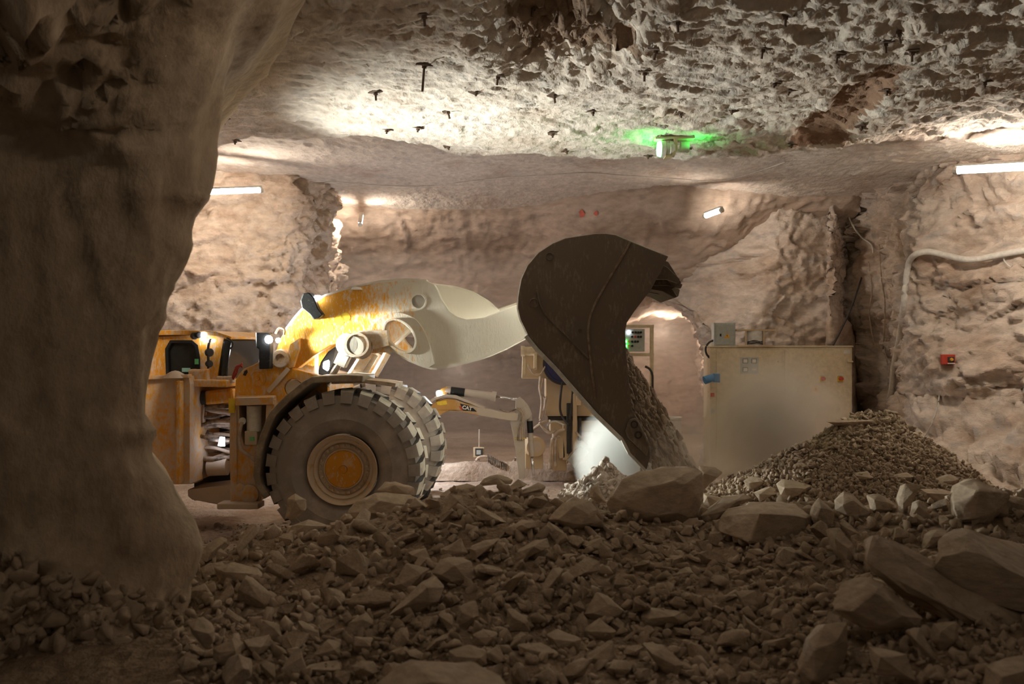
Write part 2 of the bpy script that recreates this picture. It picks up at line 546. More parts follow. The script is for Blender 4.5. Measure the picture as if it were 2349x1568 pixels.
def rough(u, v, seed, big=0.16, mid=0.09, small=0.035, su=1.0, sv=1.0):
    w1 = 0.25 * fbm(u * 1.3, v * 1.3, 0 * u, seed + 70, 3)
    U, V = u * su + w1, v * sv + w1 * 0.7
    return (big * fbm(u * 0.45, v * 0.45, 0 * u, seed + 1, 3)
            + mid * facets(U, V, 0.95, seed + 2, 1.0, 0.5)
            + 0.55 * mid * facets(U, V, 0.42, seed + 3, 1.0, 0.5)
            + small * facets(U, V, 0.19, seed + 4, 1.0, 0.7)
            + small * 0.55 * facets(U, V, 0.085, seed + 6, 1.0, 0.7)
            + small * 0.5 * fbm(u * 7, v * 7, 0 * u, seed + 5, 3))

def struct(o):
    o['kind'] = 'structure'
    return o

# ceiling
CEIL0 = 5.62
def px_of(x, y): return CX + x / np.maximum(y, 0.5) * F
def ceil_base(x, y):
    z = np.full(x.shape, CEIL0)
    edge = 15.3 + 0.9 * vnoise(x * 0.35, 0 * x, 0 * x, 77) + 0.35 * vnoise(x * 1.3, 0 * x, 0 * x, 78)
    step = sstep(edge - 0.25, edge + 0.7, y)
    z = z + 0.42 * step * (1 - 0.6 * sstep(3.2, 6.5, x))
    z = z - 0.5 * sstep(21.5, 29, y)                           # vault comes down towards the back
    # rough hollow near the front where slabs came down
    hx, hy = x - 0.55, y - 9.6
    hol = np.exp(-((hx / 0.75) ** 2 + (hy / 1.35) ** 2) ** 1.6)
    z = z + 0.30 * hol
    # long hanging rib on the right
    a = np.array([W(2040, 140, 10.4).x, 10.4]); b = np.array([W(1868, 330, 14.7).x, 14.7])
    d = (b - a) / np.linalg.norm(b - a); nn = np.array([d[1], -d[0]])
    l = (x - a[0]) * d[0] + (y - a[1]) * d[1]; q = (x - a[0]) * nn[0] + (y - a[1]) * nn[1]
    q = q + 0.15 * vnoise(l * 1.5, 0 * l, 0 * l, 5)
    L = np.linalg.norm(b - a)
    env = sstep(-0.4, 1.0, l) * (1 - sstep(L - 0.8, L + 0.5, l))
    wd = 0.16 + 0.20 * np.clip(l / L, 0, 1)
    prof = sstep(-wd - 0.06, -wd + 0.02, q) * (1 - sstep(wd * 0.6, wd * 1.5, q))
    z = z + 0.10 * env * prof
    return z
def ceil_rough(x, y):
    amp = 0.55 + 0.38 * sstep(0.5, 4.0, x) * (1 - sstep(14.5, 16, y)) + 0.5 * (1 - sstep(8, 10.5, y))
    amp = amp * (1 - 0.45 * sstep(15.5, 18, y))
    hol = np.exp(-(((x - 0.55) / 0.9) ** 2 + ((y - 9.6) / 1.5) ** 2) ** 1.6)
    r = rough(x, y, 11, 0.17, 0.085, 0.042, 1.25, 1.5)
    return r * (0.68 * amp + 1.5 * hol)
def ceil_z(x, y):
    x = np.atleast_1d(np.asarray(x, float)); y = np.atleast_1d(np.asarray(y, float))
    return ceil_base(x, y) - ceil_rough(x, y)
xs = np.arange(-9, 14.01, 0.036)
ys = np.concatenate([np.arange(2.8, 17, 0.034), np.arange(17, 34, 0.1)])
P = np.zeros((len(xs), len(ys), 3))
P[..., 0] = xs[:, None]; P[..., 1] = ys[None, :]
P[..., 2] = ceil_base(P[..., 0], P[..., 1])
# displaced straight down so that ceil_z stays exact
P[..., 2] -= ceil_rough(P[..., 0], P[..., 1])
ceiling = struct(grid_mesh('ceiling', P, M['ceiling'], lambda Q: 0 * Q[..., 0], (0, 12, 0)))

# floor
xs = np.arange(-11, 15.01, 0.12); ys = np.concatenate([np.arange(1.5, 22, 0.09), np.arange(22, 35, 0.25)])
P = np.zeros((len(xs), len(ys), 3)); P[..., 0] = xs[:, None]; P[..., 1] = ys[None, :]
x, y = P[..., 0], P[..., 1]
P[..., 2] = 0.03 * fbm(x * 0.8, y * 0.8, 0 * x, 31, 4) + 0.022 * facets(x, y, 0.22, 32, 0.8, 0.6) - 0.02
# broken rock sloping up to the right-hand wall
tx = x - (7.6 + (17.0 - y) * 0.42)
P[..., 2] += np.clip(0.55 * sstep(0, 3.0, tx + 1.6), 0, 1) * (0.8 + 0.35 * fbm(x * 1.2, y * 1.2, 0 * x, 36, 4)) * sstep(9, 13, y) * (1 - sstep(20, 22, y))
floor = struct(grid_mesh('floor', P, M['floor'], lambda Q: 0 * Q[..., 0], (0, 12, 5)))

# near pillar on the left
Ye = 7.2
sil = [(780, -60), (700, 0), (622, 78), (566, 113), (552, 145), (530, 195), (523, 235), (506, 268), (499, 330), (504, 378), (497, 430), (494, 463), (463, 500),
       (455, 535), (459, 565), (445, 620), (425, 680), (405, 740), (386, 790), (375, 830), (370, 870), (364, 915), (360, 948), (383, 975), (382, 1002),
       (365, 1030), (390, 1080), (410, 1110), (430, 1160), (452, 1200), (464, 1250), (458, 1300), (440, 1400), (425, 1500), (400, 1900)]
sz = np.array([W(0, p[1], Ye).z for p in sil])[::-1]
sx = np.array([W(p[0], 0, Ye).x for p in sil])[::-1]
zz = np.arange(-0.1, 5.9, 0.05)
xe = np.interp(zz, sz, sx)
na, nb = 95, 34
P = np.zeros((na + nb, len(zz), 3))
flare_b = 2.0 * np.clip(1.2 - zz, 0, 2) ** 1.05
flare_t = 2.4 * np.clip(zz - 4.15, 0, 3) ** 1.15
for i, z in enumerate(zz):
    x0 = -9.0
    xr = xe[i] - 0.42
    t = np.linspace(0, 1, na) ** 0.8
    X = x0 + (xr - x0) * t
    dip = (flare_b[i] + flare_t[i]) * (1 - 0.75 * sstep(-1.6, 0.0, X - xr))
    Y = Ye - 0.42 - 0.10 * (xr - X) - dip
    a = np.linspace(0, 1, nb)
    k = int(nb * 0.4)
    th = np.linspace(0, math.pi / 2, k + 1)[1:]
    cxx = xr + 0.42 * np.sin(th); cyy = Ye - 0.42 * np.cos(th)
    far = np.linspace(0.03, 1, nb - k) ** 1.3
    sxx = xe[i] - 0.45 * 5.5 * far; syy = Ye + 5.5 * far
    dd = (1 - sstep(0, 1.2, np.arange(nb) * 0.05)) * (flare_b[i] + flare_t[i]) * 0.25
    P[:na, i, 0] = X; P[:na, i, 1] = Y
    P[na:, i, 0] = np.concatenate([cxx, sxx]); P[na:, i, 1] = np.concatenate([cyy, syy]) - dd
    P[:, i, 2] = z
def pil_disp(Q):
    x, z, y = Q[..., 0], Q[..., 2], Q[..., 1]
    u = x + 0.6 * y
    zr = z + 0.25 * fbm(u * 1.2, 0 * u, 0 * u, 90, 3)
    keep = 1 - 0.9 * sstep(-0.9, -0.1, x + 0.45 * np.maximum(y - Ye, 0) - np.interp(z, sz, sx))
    r = None
    top = sstep(3.95, 4.3, zr); bot = 1 - sstep(0.95, 1.35, zr)
    r = rough(u, z, 41, 0.08, 0.10, 0.055, 1.7, 2.2)
    sm = 0.05 * fbm(u * 0.7, z * 0.4, 0 * u, 42, 3) + 0.015 * fbm(u * 4, z * 0.8, 0 * u, 43, 3)
    groove = -0.05 * sstep(0.25, 0.7, vnoise(u * 2.2, z * 0.35, 0 * u, 44))
    return sm + groove + ((r * 1.7 + 0.04) * bot + (r * 1.9 + 0.04) * top) * keep + 0.035 * facets(u * 2, z * 0.7, 0.5, 45, 1, .4) + 0.012 * facets(u * 3, z * 1.1, 0.3, 46, 1, .5)
wall_left = struct(grid_mesh('wall_left', P, M['pillar'], pil_disp, (2, 1, 2.5)))

# lit wall behind the machine on the left
def disp_lit(Q, u, z):
    return rough(u, z, 51, 0.24, 0.19, 0.06, 0.75, 1.25) + 0.16 * (1 - sstep(0, 1.4, z))
pl = [(-11, 18.2), (-9, 18.8), (W(480, 0, 19.5).x, 19.5), (W(600, 0, 19.7).x, 19.7), (W(690, 0, 20.0).x, 20.0), (W(752, 0, 21.2).x, 21.2),
      (W(768, 0, 22.6).x, 22.6), (W(755, 0, 25.5).x, 25.5)]
def lean_l(P):
    z = P[..., 2]
    k = sstep(20.2, 21.5, P[..., 1])
    return -0.40 * k * sstep(3.2, 1.2, z) - 0.25 * sstep(3.6, 2.4, z) * k, 0.0 * z
wall_rear_left = struct(plan_wall('wall_rear_left', pl, -0.1, 6.3, M['wall'], disp_lit, (0, 10, 3), 0.045, lean_l))

# back wall with the dark mouth of the drift
xs = np.arange(-6.5, 7.5, 0.06); zz = np.arange(-0.1, 6.4, 0.05)
P = np.zeros((len(xs), len(zz), 3)); P[..., 0] = xs[:, None]; P[..., 2] = zz[None, :]
x, z = P[..., 0], P[..., 2]
mouth = sstep(-5.2, -4.8, x) * (1 - sstep(1.35, 1.7, x + 0.15 * vnoise(z * 1.5, 0 * z, 0 * z, 61))) * (1 - sstep(2.15, 2.75, z + 0.1 * vnoise(x, 0 * x, 0 * x, 62)))
P[..., 1] = 25.6 + 5.5 * mouth - 1.8 * sstep(4.3, 6.0, z) - 2.6 * sstep(-0.5, 3.8, x) * sstep(2.9, 3.6, z) * 1.0 + 3.4 * sstep(2.6, 3.6, x) * (1 - sstep(3.0, 4.4, z))
wall_back = struct(grid_mesh('wall_back', P, M['backwall'], lambda Q: rough(Q[..., 0], Q[..., 2], 63, 0.22, 0.07, 0.035, 0.8, 1.7), (0, 10, 3)))

# pillar behind the cabinet
pl = [(5.9, 31.0), (W(1640, 0, 25).x, 25.0), (W(1618, 0, 22.9).x, 22.9), (W(1632, 0, 22.0).x, 22.0), (W(1700, 0, 21.7).x, 21.7), (W(1800, 0, 21.6).x, 21.6), (W(1895, 0, 21.6).x, 21.6),
      (W(1905, 0, 21.25).x, 21.25), (W(1930, 0, 21.7).x, 21.7), (W(1954, 0, 22.3).x, 22.3), (W(1958, 0, 26).x, 26)]
def disp_p(Q, u, z):
    r = rough(u, z, 71, 0.16, 0.14, 0.06, 1.1, 0.9)
    e = px_of(Q[..., 0], Q[..., 1])
    smooth_part = sstep(1893, 1908, e) * (1 - sstep(2.9, 3.6, z + 0.01 * (e - 1930))) * sstep(21.2, 21.4, Q[..., 1])
    return r * (1 - 0.9 * smooth_part) + 0.1 * smooth_part
def lean_p(P):
    z = P[..., 2]; Y = P[..., 1]
    e = px_of(P[..., 0], Y)
    k = 1 - sstep(1625, 1760, e)
    # arch edge of the drift: leans over to the left with height
    return (-0.55 * sstep(2.0, 4.2, z) - 1.3 * sstep(3.3, 4.6, z)) * k, 2.4 * sstep(3.0, 4.2, z) * (1 - sstep(1600, 1790, e)) * sstep(25.5, 24.0, Y)
wall_rear_right = struct(plan_wall('wall_rear_right', pl, -0.1, 6.3, M['wallr'], disp_p, (2, 10, 3), 0.045, lean_p))

# wall on the right with the dark return
pl = [(W(1935, 0, 22.8).x, 22.8), (W(1962, 0, 22.0).x, 22.0), (W(2030, 0, 20.4).x, 20.4), (W(2070, 0, 18.9).x, 18.9), (W(2085, 0, 18.2).x, 18.2), (W(2130, 0, 17.7).x, 17.7), (W(2220, 0, 17.0).x, 17.0),
      (W(2349, 0, 16.2).x, 16.2), (10.2, 14.5), (12.2, 11.5), (13.2, 8), (13.5, 4)]
def disp_r(Q, u, z):
    return rough(u, z, 81, 0.30, 0.22, 0.065, 0.8, 1.2)
def lean_r(P):
    z = P[..., 2]
    low = np.clip(1.7 - z, 0, 2) * sstep(19.5, 17.5, P[..., 1])
    return -0.5 * low, -1.15 * low
wall_right = struct(plan_wall('wall_right', pl, -0.15, 6.2, M['wallr'], disp_r, (2, 8, 3), 0.045, lean_r))

# ---------------------------------------------------------------- rubble terrain
Yr = 9.3
cp = np.array([380, 450, 540, 640, 760, 850, 950, 1050, 1150, 1280, 1400, 1600, 1700, 1900, 2100, 2300, 2600])
cpy = np.array([1290, 1262, 1242, 1215, 1196, 1182, 1156, 1120, 1104, 1126, 1156, 1165, 1150, 1150, 1145, 1116, 1112])
G1 = (W(1835, 0, 11.9).x, 11.9, 1.46)
G2 = (W(2005, 0, 13.4).x, 13.4, 1.72)
G3 = (W(1390, 0, 12.4).x, 12.4, 1.16)
def terrain(x, y):
    x = np.atleast_1d(np.asarray(x, float)); y = np.atleast_1d(np.asarray(y, float))
    px = CX + x / Yr * F
    zc = CZ - (np.interp(px, cp, cpy) - CY) / F * Yr
    pn = CX + x / np.maximum(y, 1) * F
    z0 = 0.62 + 0.30 * sstep(1500, 2300, pn)
    near = z0 + (zc - z0) * np.clip((y - 5.0) / (Yr - 5.0), 0, 1)
    z = np.where(y < Yr, near, zc - 0.70 * (y - Yr))
    z = np.where(np.abs(y - Yr) < 0.5, z - 0.06 * (1 - np.abs(y - Yr) / 0.5), z)
    g1 = G1[2] - 0.50 * np.hypot((x - G1[0]) * np.where(x < G1[0], 1.0, 0.55), (y - G1[1]) * 1.1)
    g2 = G2[2] - 0.72 * np.sqrt((np.maximum(np.abs(x - G2[0]) - 0.25, 0)) ** 2 + (y - G2[1]) ** 2)
    g3 = G3[2] - 0.75 * np.hypot(x - G3[0], y - G3[1])
    z = np.maximum(np.maximum(z, g1), np.maximum(g2, g3))
    z = z + 0.05 * fbm(x * 1.4, y * 1.4, 0 * x, 95, 3)
    edge = sstep(0.0, 0.12, z)
    return z * edge - 0.10 * (1 - edge)
xs = np.arange(-3.6, 8.4, 0.05); ys = np.arange(4.3, 15.6, 0.05)
P = np.zeros((len(xs), len(ys), 3)); P[..., 0] = xs[:, None]; P[..., 1] = ys[None, :]
x, y = P[..., 0], P[..., 1]
P[..., 2] = terrain(x, y) + 0.022 * facets(x, y, 0.14, 96, 1.0, 0.6) + 0.012 * facets(x, y, 0.06, 97, 1.0, 0.6)
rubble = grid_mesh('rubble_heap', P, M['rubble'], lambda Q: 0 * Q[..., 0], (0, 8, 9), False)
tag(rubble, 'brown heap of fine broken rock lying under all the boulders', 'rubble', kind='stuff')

def bvh(o):
    me = o.data
    return BVHTree.FromPolygons([o.matrix_world @ v.co for v in me.vertices], [tuple(p.vertices) for p in me.polygons])
BV = {k: bvh(o) for k, o in (('ceiling', ceiling), ('left', wall_rear_left), ('back', wall_back), ('pil', wall_rear_right), ('right', wall_right), ('rubble', rubble), ('floor', floor), ('near', wall_left))}
def hit(px, py, keys):
    d = Vector(((px - CX) / F, 1.0, -(py - CY) / F)).normalized()
    best = None
    for k in keys:
        r = BV[k].ray_cast(Vector((0, 0, CZ)), d)
        if r[0] is not None and (best is None or r[3] < best[3]): best = r
    return best

# ---------------------------------------------------------------- lamps of the place, and unseen ones added
def tube_lamp(a, b, label, r=0.045, mat='tube'):
    a, b = Vector(a), Vector(b)
    t = empty('tube_lamp', (a + b) / 2)
    tag(t, label, 'lamp', 'white tube lamps along the rock')
    c = (a + b) / 2
    la, lb = a - c, b - c
    m = MB().cyl(la, lb, r, n=10); m.build('lamp_tube', M[mat], t, smooth=False)
    d = (lb - la).normalized()
    h = MB().bar(la + Vector((0, 0, r + .02)), lb + Vector((0, 0, r + .02)), 0.09, 0.03)
    h.build('housing', M['white'], t)
    for q in (la, lb): MB().cyl(q - d * .03, q + d * .03, r * 1.15, n=10).build('end_cap', M['white'], t)
    return t
tube_lamp(W(470, 441, 17.4), W(598, 436, 18.2), 'horizontal tube lamp beside the edge of the dark near pillar')
tube_lamp(W(2193, 391, 14.6), W(2420, 379, 13.6), 'long tube lamp high on the right rock wall above the cable', 0.05)
tube_lamp(W(826, 515, 22.7), W(829, 494, 23.4), 'short tube lamp seen end on above the yellow boom')
tube_lamp(W(1617, 496, 20.6), W(1655, 482, 20.2), 'slanting tube lamp above the dark bucket')

tube_lamp((-5.4, 9.3, 5.05), (-4.3, 11.5, 5.05), 'assumed unseen tube lamp under the ceiling hidden behind the near pillar')  # tube assumed out of view, added to light the loader's near side
tube_lamp((-0.9, 5.3, 5.1), (0.3, 5.8, 5.1), 'added unseen dim tube lamp lighting the near heap from above', .045, 'tubefill')  # tube out of view, added to light the heap from above

# ---------------------------------------------------------------- the wheel loader
PSI = math.radians(2.0)
TO = 1.72                                             # outer tyre face, measured from the machine's centre plane
n_ = Vector((-math.sin(PSI), -math.cos(PSI), 0))
hubw = W(784, 1078, 13.0)
O = hubw - n_ * TO
HUBZ = hubw.z
LF = Frame((O.x, O.y, 0), PSI)
ldr = LF.empty('wheel_loader')
tag(ldr, 'large dusty yellow wheel loader tipping its raised dark bucket', 'wheel loader')

def lx(px, py, t): return LF.P(px, py, t)
def plate(mb, px_pts, t0, t1, holes=(), smooth=0, mi=0):
    o = LF.xz(px_pts, t0)
    if smooth: o = smooth_loop(o, smooth)
    hs = [smooth_loop(LF.xz(h, t0), 4) for h in holes]
    return mb.prism(o, -t0, -t1, hs, mi)
def circle_px(cx, cy, r, n=20, ry=None, ang=0.0):
    ry = r if ry is None else ry
    return [(cx + r * math.cos(a) * math.cos(ang) - ry * math.sin(a) * math.sin(ang), cy + r * math.cos(a) * math.sin(ang) + ry * math.sin(a) * math.cos(ang))
            for a in [2 * math.pi * i / n for i in range(n)]]

# -- wheels
R = 184 / F * 13.0
def make_wheel(t_out, sgn):
    """t_out: outer face; sgn +1 when the outer face looks to the camera"""
    w = empty('front_wheel', (0, -(t_out - sgn * 0.45), HUBZ)); w.parent = ldr
    ax = Vector((0, -sgn, 0))                         # from centre plane to the outer face
    half = 0.45
    prof = []
    pts = [(-.36, .47), (-.44, .56), (-.455, .72), (-.43, .86), (-.40, .945), (-.36, .972), (0, .985), (.36, .972), (.40, .945), (.43, .86), (.455, .72), (.44, .56), (.36, .47)]
    sc = R / 1.047
    pts = open_curve(pts, 3)
    # moulded rings on the sidewall
    pr = [(h + (0.012 if (abs(r - .80) < .012 or abs(r - .66) < .012) else 0) * (1 if h > 0 else -1), r * sc) for h, r in pts]
    tyre = MB().lathe((0, 0, 0), ax, pr, 72, 0)
    N = 25
    for side in (1, -1):
        for k in range(N):
            a0 = 2 * math.pi * (k + (0.5 if side < 0 else 0.06)) / N
            da = 2 * math.pi / N * 0.66
            ring = [(side * .025, .965), (side * .025, 1.045), (side * .30, 1.047), (side * .385, 1.022), (side * .425, .965), (side * .452, .875), (side * .40, .865)]
            v = []
            for e, q in ((-.5, 0.0), (.5, 0.0)):
                for (h, r) in ring:
                    skew = 0.05 * (abs(h) / .45) * 1.0
                    a = a0 + da * e + skew
                    y = math.cos(a) * r * sc; x = math.sin(a) * r * sc
                    v.append((x, ax.y * h, y))
            m = len(ring)
            f = [tuple(range(m)), tuple(range(2 * m - 1, m - 1, -1))]
            tyre.add(v, f, 2)
            fs = [(i, (i + 1) % m, m + (i + 1) % m, m + i) for i in range(m)]
            n0 = len(tyre.v) - 2 * m
            for i, q in enumerate(fs):
                tyre.f.append(tuple(n0 + j for j in q)); tyre.m.append(1 if i in (1, 2) else 0)
    ty = tyre.build('tyre', [M['tyre'], M['tread'], M['groove']], w, smooth=True, autos=28)
    rimr = 82 / F * 13.0
    k = rimr / .47
    rim = MB().lathe((0, 0, 0), ax, [(-.30, .40 * k), (.30, .40 * k), (.405, .455 * k), (.43, .47 * k), (.44, .462 * k), (.43, .445 * k), (.385, .42 * k), (.37, .40 * k), (.385, .385 * k), (.36, .36 * k), (.30, .345 * k), (.30, .28 * k), (.34, .265 * k), (.34, .23 * k)], 64)
    hub = MB().lathe((0, 0, 0), ax, [(.20, .26 * k), (.335, .255 * k), (.355, .24 * k), (.365, .15 * k), (.375, .06 * k), (.36, .05 * k), (.36, 0.001)], 48)
    hub.build('hub', M['hub'], w, smooth=True, autos=40)
    for i in range(26):
        a = 2 * math.pi * i / 26
        c = Vector((math.sin(a) * .315 * k, 0, math.cos(a) * .315 * k))
        rim.cyl(c + ax * .28, c + ax * .345, .018 * k, n=8)
    rim.build('rim', M['rim'], w, smooth=True, autos=40)
    return w
make_wheel(TO, 1)
make_wheel(-TO, -1)

# -- bucket
TB = 1.86
prof = [(1533, 588), (1467, 562), (1446, 553), (1413, 539), (1392, 536), (1363, 536), (1297, 546), (1268, 558), (1235, 579), (1210, 608), (1195, 641), (1188, 680),
        (1187, 707), (1193, 732), (1210, 767), (1235, 798), (1276, 840), (1371, 948), (1429, 1004), (1446, 1039), (1483, 1077),
        (1491, 1050), (1490, 1018), (1477, 989), (1450, 939), (1444, 894), (1438, 823), (1434, 760), (1438, 740), (1455, 714), (1492, 666), (1525, 604)]
bk = empty('bucket', LF.P(1330, 800, 0)); bk.parent = ldr
bl = bk.location.copy()
def shift(mb):
    mb.v = [tuple(Vector(p) - bl) for p in mb.v]
    return mb
shift(plate(MB(), prof, TB, TB - 0.07)).build('side_plate', M['bucket'], bk, bevel=.008)
o_l = LF.xz(prof, TB)
far = MB().prism(o_l, TB - .07, TB)                    # mirrored plate on the far side
shift(far).build('side_plate', M['bucket'], bk, bevel=.008)
# wrapped shell: roof, back and floor between the plates
shell = LF.xz(prof[:21], TB)
c0 = Vector((sum(p[0] for p in shell) / len(shell), sum(p[1] for p in shell) / len(shell)))
def inset(pts, d):
    r = []
    for i, p in enumerate(pts):
        a = Vector(pts[max(i - 1, 0)]); b = Vector(pts[min(i + 1, len(pts) - 1)])
        tdir = (b - a).normalized(); nn = Vector((-tdir.y, tdir.x))
        q = Vector(p) + nn * d
        r.append((q.x, q.y))
    return r
inn = inset(shell, 0.06)
shift(MB().prism(inset(shell, -0.012) + inn[::-1], -(TB - .07), TB - .07)).build('shell', M['bucketedge'], bk)
# wear strip along the bottom edge, catching the light
st = LF.xz([(1210, 767), (1235, 798), (1276, 840), (1371, 948), (1429, 1004)], TB)
shift(MB().prism(inset(st, -0.055) + inset(st, 0.0)[::-1], -TB - .02, -(TB - .25))).build('wear_strip', M['bucketedge'], bk)
# weld seam bands on the plate
def band(pts, w, t, mat, name, th=.02):
    l = LF.xz(open_curve(pts, 4), t)
    shift(MB().prism(inset(l, w / 2) + inset(l, -w / 2)[::-1], -t - th, -t + .01)).build(name, mat, bk, bevel=.006)
band([(1446, 555), (1425, 592), (1385, 660), (1358, 712), (1349, 760), (1354, 820), (1360, 870), (1366, 915)], .03, TB, M['rust'], 'weld_seam')
band([(1232, 666), (1240, 700), (1258, 728), (1302, 772), (1350, 822)], .022, TB, M['bucket'], 'stiffener_edge', .03)
for (x, y, r) in ((1261, 588, 10), (1225, 694, 11), (1331, 757, 5)):
    c = LF.P(x, y, TB); rr = r / F * 12.5
    q = MB().lathe(c - bl, (0, -1, 0), [(-.01, rr), (.018, rr), (.022, rr * .8), (.006, rr * .72), (.006, 0.001)], 24)
    q.build('boss', M['bucket'], bk, smooth=True, autos=30)
cor = [(1434, 988), (1444, 962), (1457, 957), (1466, 968), (1490, 1018), (1484, 1048), (1470, 1032), (1440, 1004)]
shift(plate(MB(), cor, TB + .06, TB)).build('corner_guard', M['bucket'], bk, bevel=.02)
for (x, y) in ((1455, 973), (1464, 997)):
    c = LF.P(x, y, TB + .06)
    MB().lathe(c - bl, (0, -1, 0), [(-.01, .05), (.012, .05), (.014, .035), (-.004, .03), (-.004, .001)], 16).build('guard_bolt', M['dark'], bk, smooth=True, autos=30)
ce = LF.xz([(1429, 1004), (1446, 1039), (1483, 1077)], TB)
shift(MB().prism(inset(ce, -.03) + inset(ce, .05)[::-1], -(TB - .05), TB - .05)).build('cutting_edge', M['bucketedge'], bk)
# spill guard standing out beyond the roof edge
sg = MB()
for (t0, t1, pts) in ((1.25, 1.10, [(1506, 600), (1531, 612), (1560, 640), (1556, 649), (1530, 640), (1490, 640)]),
                      (0.55, 0.40, [(1500, 622), (1530, 628), (1566, 652), (1562, 661), (1530, 655), (1485, 655)]),
                      (-0.10, -0.3, [(1490, 640), (1530, 646), (1560, 664), (1556, 680), (1525, 678), (1478, 668)])):
    plate(sg, pts, t0, t1)
shift(sg)
top = MB(); plate(top, [(1500, 590), (1533, 600), (1563, 648), (1558, 656), (1526, 618), (1490, 606)], 1.10, -1.25)
plate(top, [(1488, 640), (1532, 650), (1555, 680), (1548, 683), (1520, 668), (1476, 660)], 0.5, -1.25)
shift(top); sg.add(top.v, top.f)
sg.build('spill_guard', M['bucket'], bk, bevel=.01)
sv = MB(); plate(sv, [(1408, 545), (1440, 552), (1410, 610), (1385, 650), (1372, 648), (1392, 605)], TB + .004, TB - .01)

# -- lift arms
arm_out = [(631, 832), (633, 806), (641, 780), (654, 757), (676, 727), (701, 699), (724, 688), (746, 677), (800, 660), (870, 645), (935, 640), (978, 643), (996, 652), (1003, 664),
           (1011, 684), (1031, 714), (1048, 726), (1069, 732), (1110, 728), (1152, 711), (1190, 697), (1240, 690), (1260, 720), (1240, 752), (1210, 769), (1152, 800), (1110, 818), (1069, 831), (1023, 841), (990, 844),
           (969, 838), (940, 826), (907, 808), (880, 808), (849, 811), (826, 806), (800, 792), (774, 787), (758, 791), (720, 815), (700, 831), (683, 844), (660, 846), (640, 842)]
slot = circle_px(919, 770, 41, 20, 27, math.radians(47))
TA = 0.85
for sgn in (1, -1):
    la = empty('lift_arm', (0, 0, 0)); la.parent = ldr
    ol = LF.xz(arm_out, TA); hl = smooth_loop(LF.xz(slot, TA), 2)
    y0, y1 = (-TA, -TA + .22) if sgn > 0 else (TA - .22, TA)
    MB().prism(ol, y0, y1, [hl]).build('arm_plate', M['boom'], la, bevel=.012)
    # lower flange
    fl = LF.xz([(907, 808), (940, 826), (969, 838), (990, 844), (1023, 841), (1069, 831), (1110, 818), (1152, 800), (1210, 769)], TA)
    yy = (-TA - .03, -TA + .25) if sgn > 0 else (TA - .25, TA + .03)
    MB().prism(inset(fl, .02) + inset(fl, -.02)[::-1], *yy).build('lower_flange', M['pale'], la)
    # upper flange
    fl = LF.xz([(654, 757), (676, 727), (701, 699), (724, 688), (746, 677), (800, 660), (870, 645), (935, 640), (978, 643)], TA)
    MB().prism(inset(fl, .015) + inset(fl, -.02)[::-1], yy[0] + .03, yy[1] - .0).build('upper_flange', M['pale'], la)
    # raised arc plate around the slot
    arc_o = open_curve([(846, 810), (850, 770), (861, 741), (890, 721), (919, 717), (950, 729), (970, 752), (984, 783), (998, 834)], 5)
    ar = LF.xz(arc_o, TA) + LF.xz([(985, 842), (950, 829), (907, 808), (880, 808)], TA)
    yy = (-TA - .06, -TA + .01) if sgn > 0 else (TA - .01, TA + .06)
    MB().prism(ar, yy[0], yy[1], [hl]).build('stiffener_plate', M['boom'], la, bevel=.012)
    # rim of the slot
    ho = smooth_loop(LF.xz(circle_px(919, 770, 46, 20, 32, math.radians(47)), TA), 2)
    MB().prism(ho, yy[0] - (.03 if sgn > 0 else 0), yy[1] + (0 if sgn > 0 else .03), [hl]).build('slot_rim', M['boom'], la, bevel=.01)
    # round boss, pivot pin
    c = LF.P(960, 691, TA); rr = 19 / F * 14
    MB().lathe((c.x, -TA * sgn, c.z), (0, -sgn, 0), [(-.01, rr), (.012, rr), (.012, rr * .82), (-.0, rr * .78), (.0, .001)], 28).build('boss', M['boom'], la, smooth=True, autos=30)
    c = LF.P(647, 822, TA); rr = 20 / F * 14
    MB().lathe((c.x, -TA * sgn, c.z), (0, -sgn, 0), [(-.05, rr * 1.15), (.10, rr * 1.05), (.12, rr * .95), (.12, rr * .55), (.06, rr * .5), (.06, .001)], 32).build('pivot_pin', M['link'], la, smooth=True, autos=30)
    pk = [(668, 790), (690, 775), (690, 800), (676, 842), (655, 846)]
    yy = (-TA - .09, -TA + .01) if sgn > 0 else (TA - .01, TA + .09)
    MB().prism(LF.xz(pk, TA), *yy).build('pivot_ear', M['yel'], la, bevel=.01)
    if sgn > 0:
        # black lamp bracket on top of the arm
        br = [(694, 690), (700, 674), (714, 671), (726, 684), (735, 708), (746, 722), (737, 730), (724, 733), (712, 718), (697, 706)]
        MB().prism(LF.xz(br, TA), -TA - .14, -TA + .12).build('lamp_bracket', M['black'], la, bevel=.015)
        c = LF.P(729, 683, TA)
        MB().box((c.x, -TA, c.z), (.05, .16, .07)).build('work_light_lens', M['led'], la)
        for q in (((779, 734), 12), ((793, 727), 11), ((757, 752), 9)):
            c = LF.P(q[0][0], q[0][1], TA)
            MB().lathe((c.x, -TA, c.z), (0, -1, 0), [(0, q[1] / F * 14), (.003, q[1] / F * 14), (.003, .001)], 9).build('yellow_sticker', M['yellow'], la)
        c = LF.P(818, 661, TA)
        MB().lathe((c.x, -TA + .1, c.z - .02), (0, 0, 1), [(0, .13), (.03, .12), (.05, .07), (.055, .001)], 18).build('cap', M['white'], la, smooth=True)

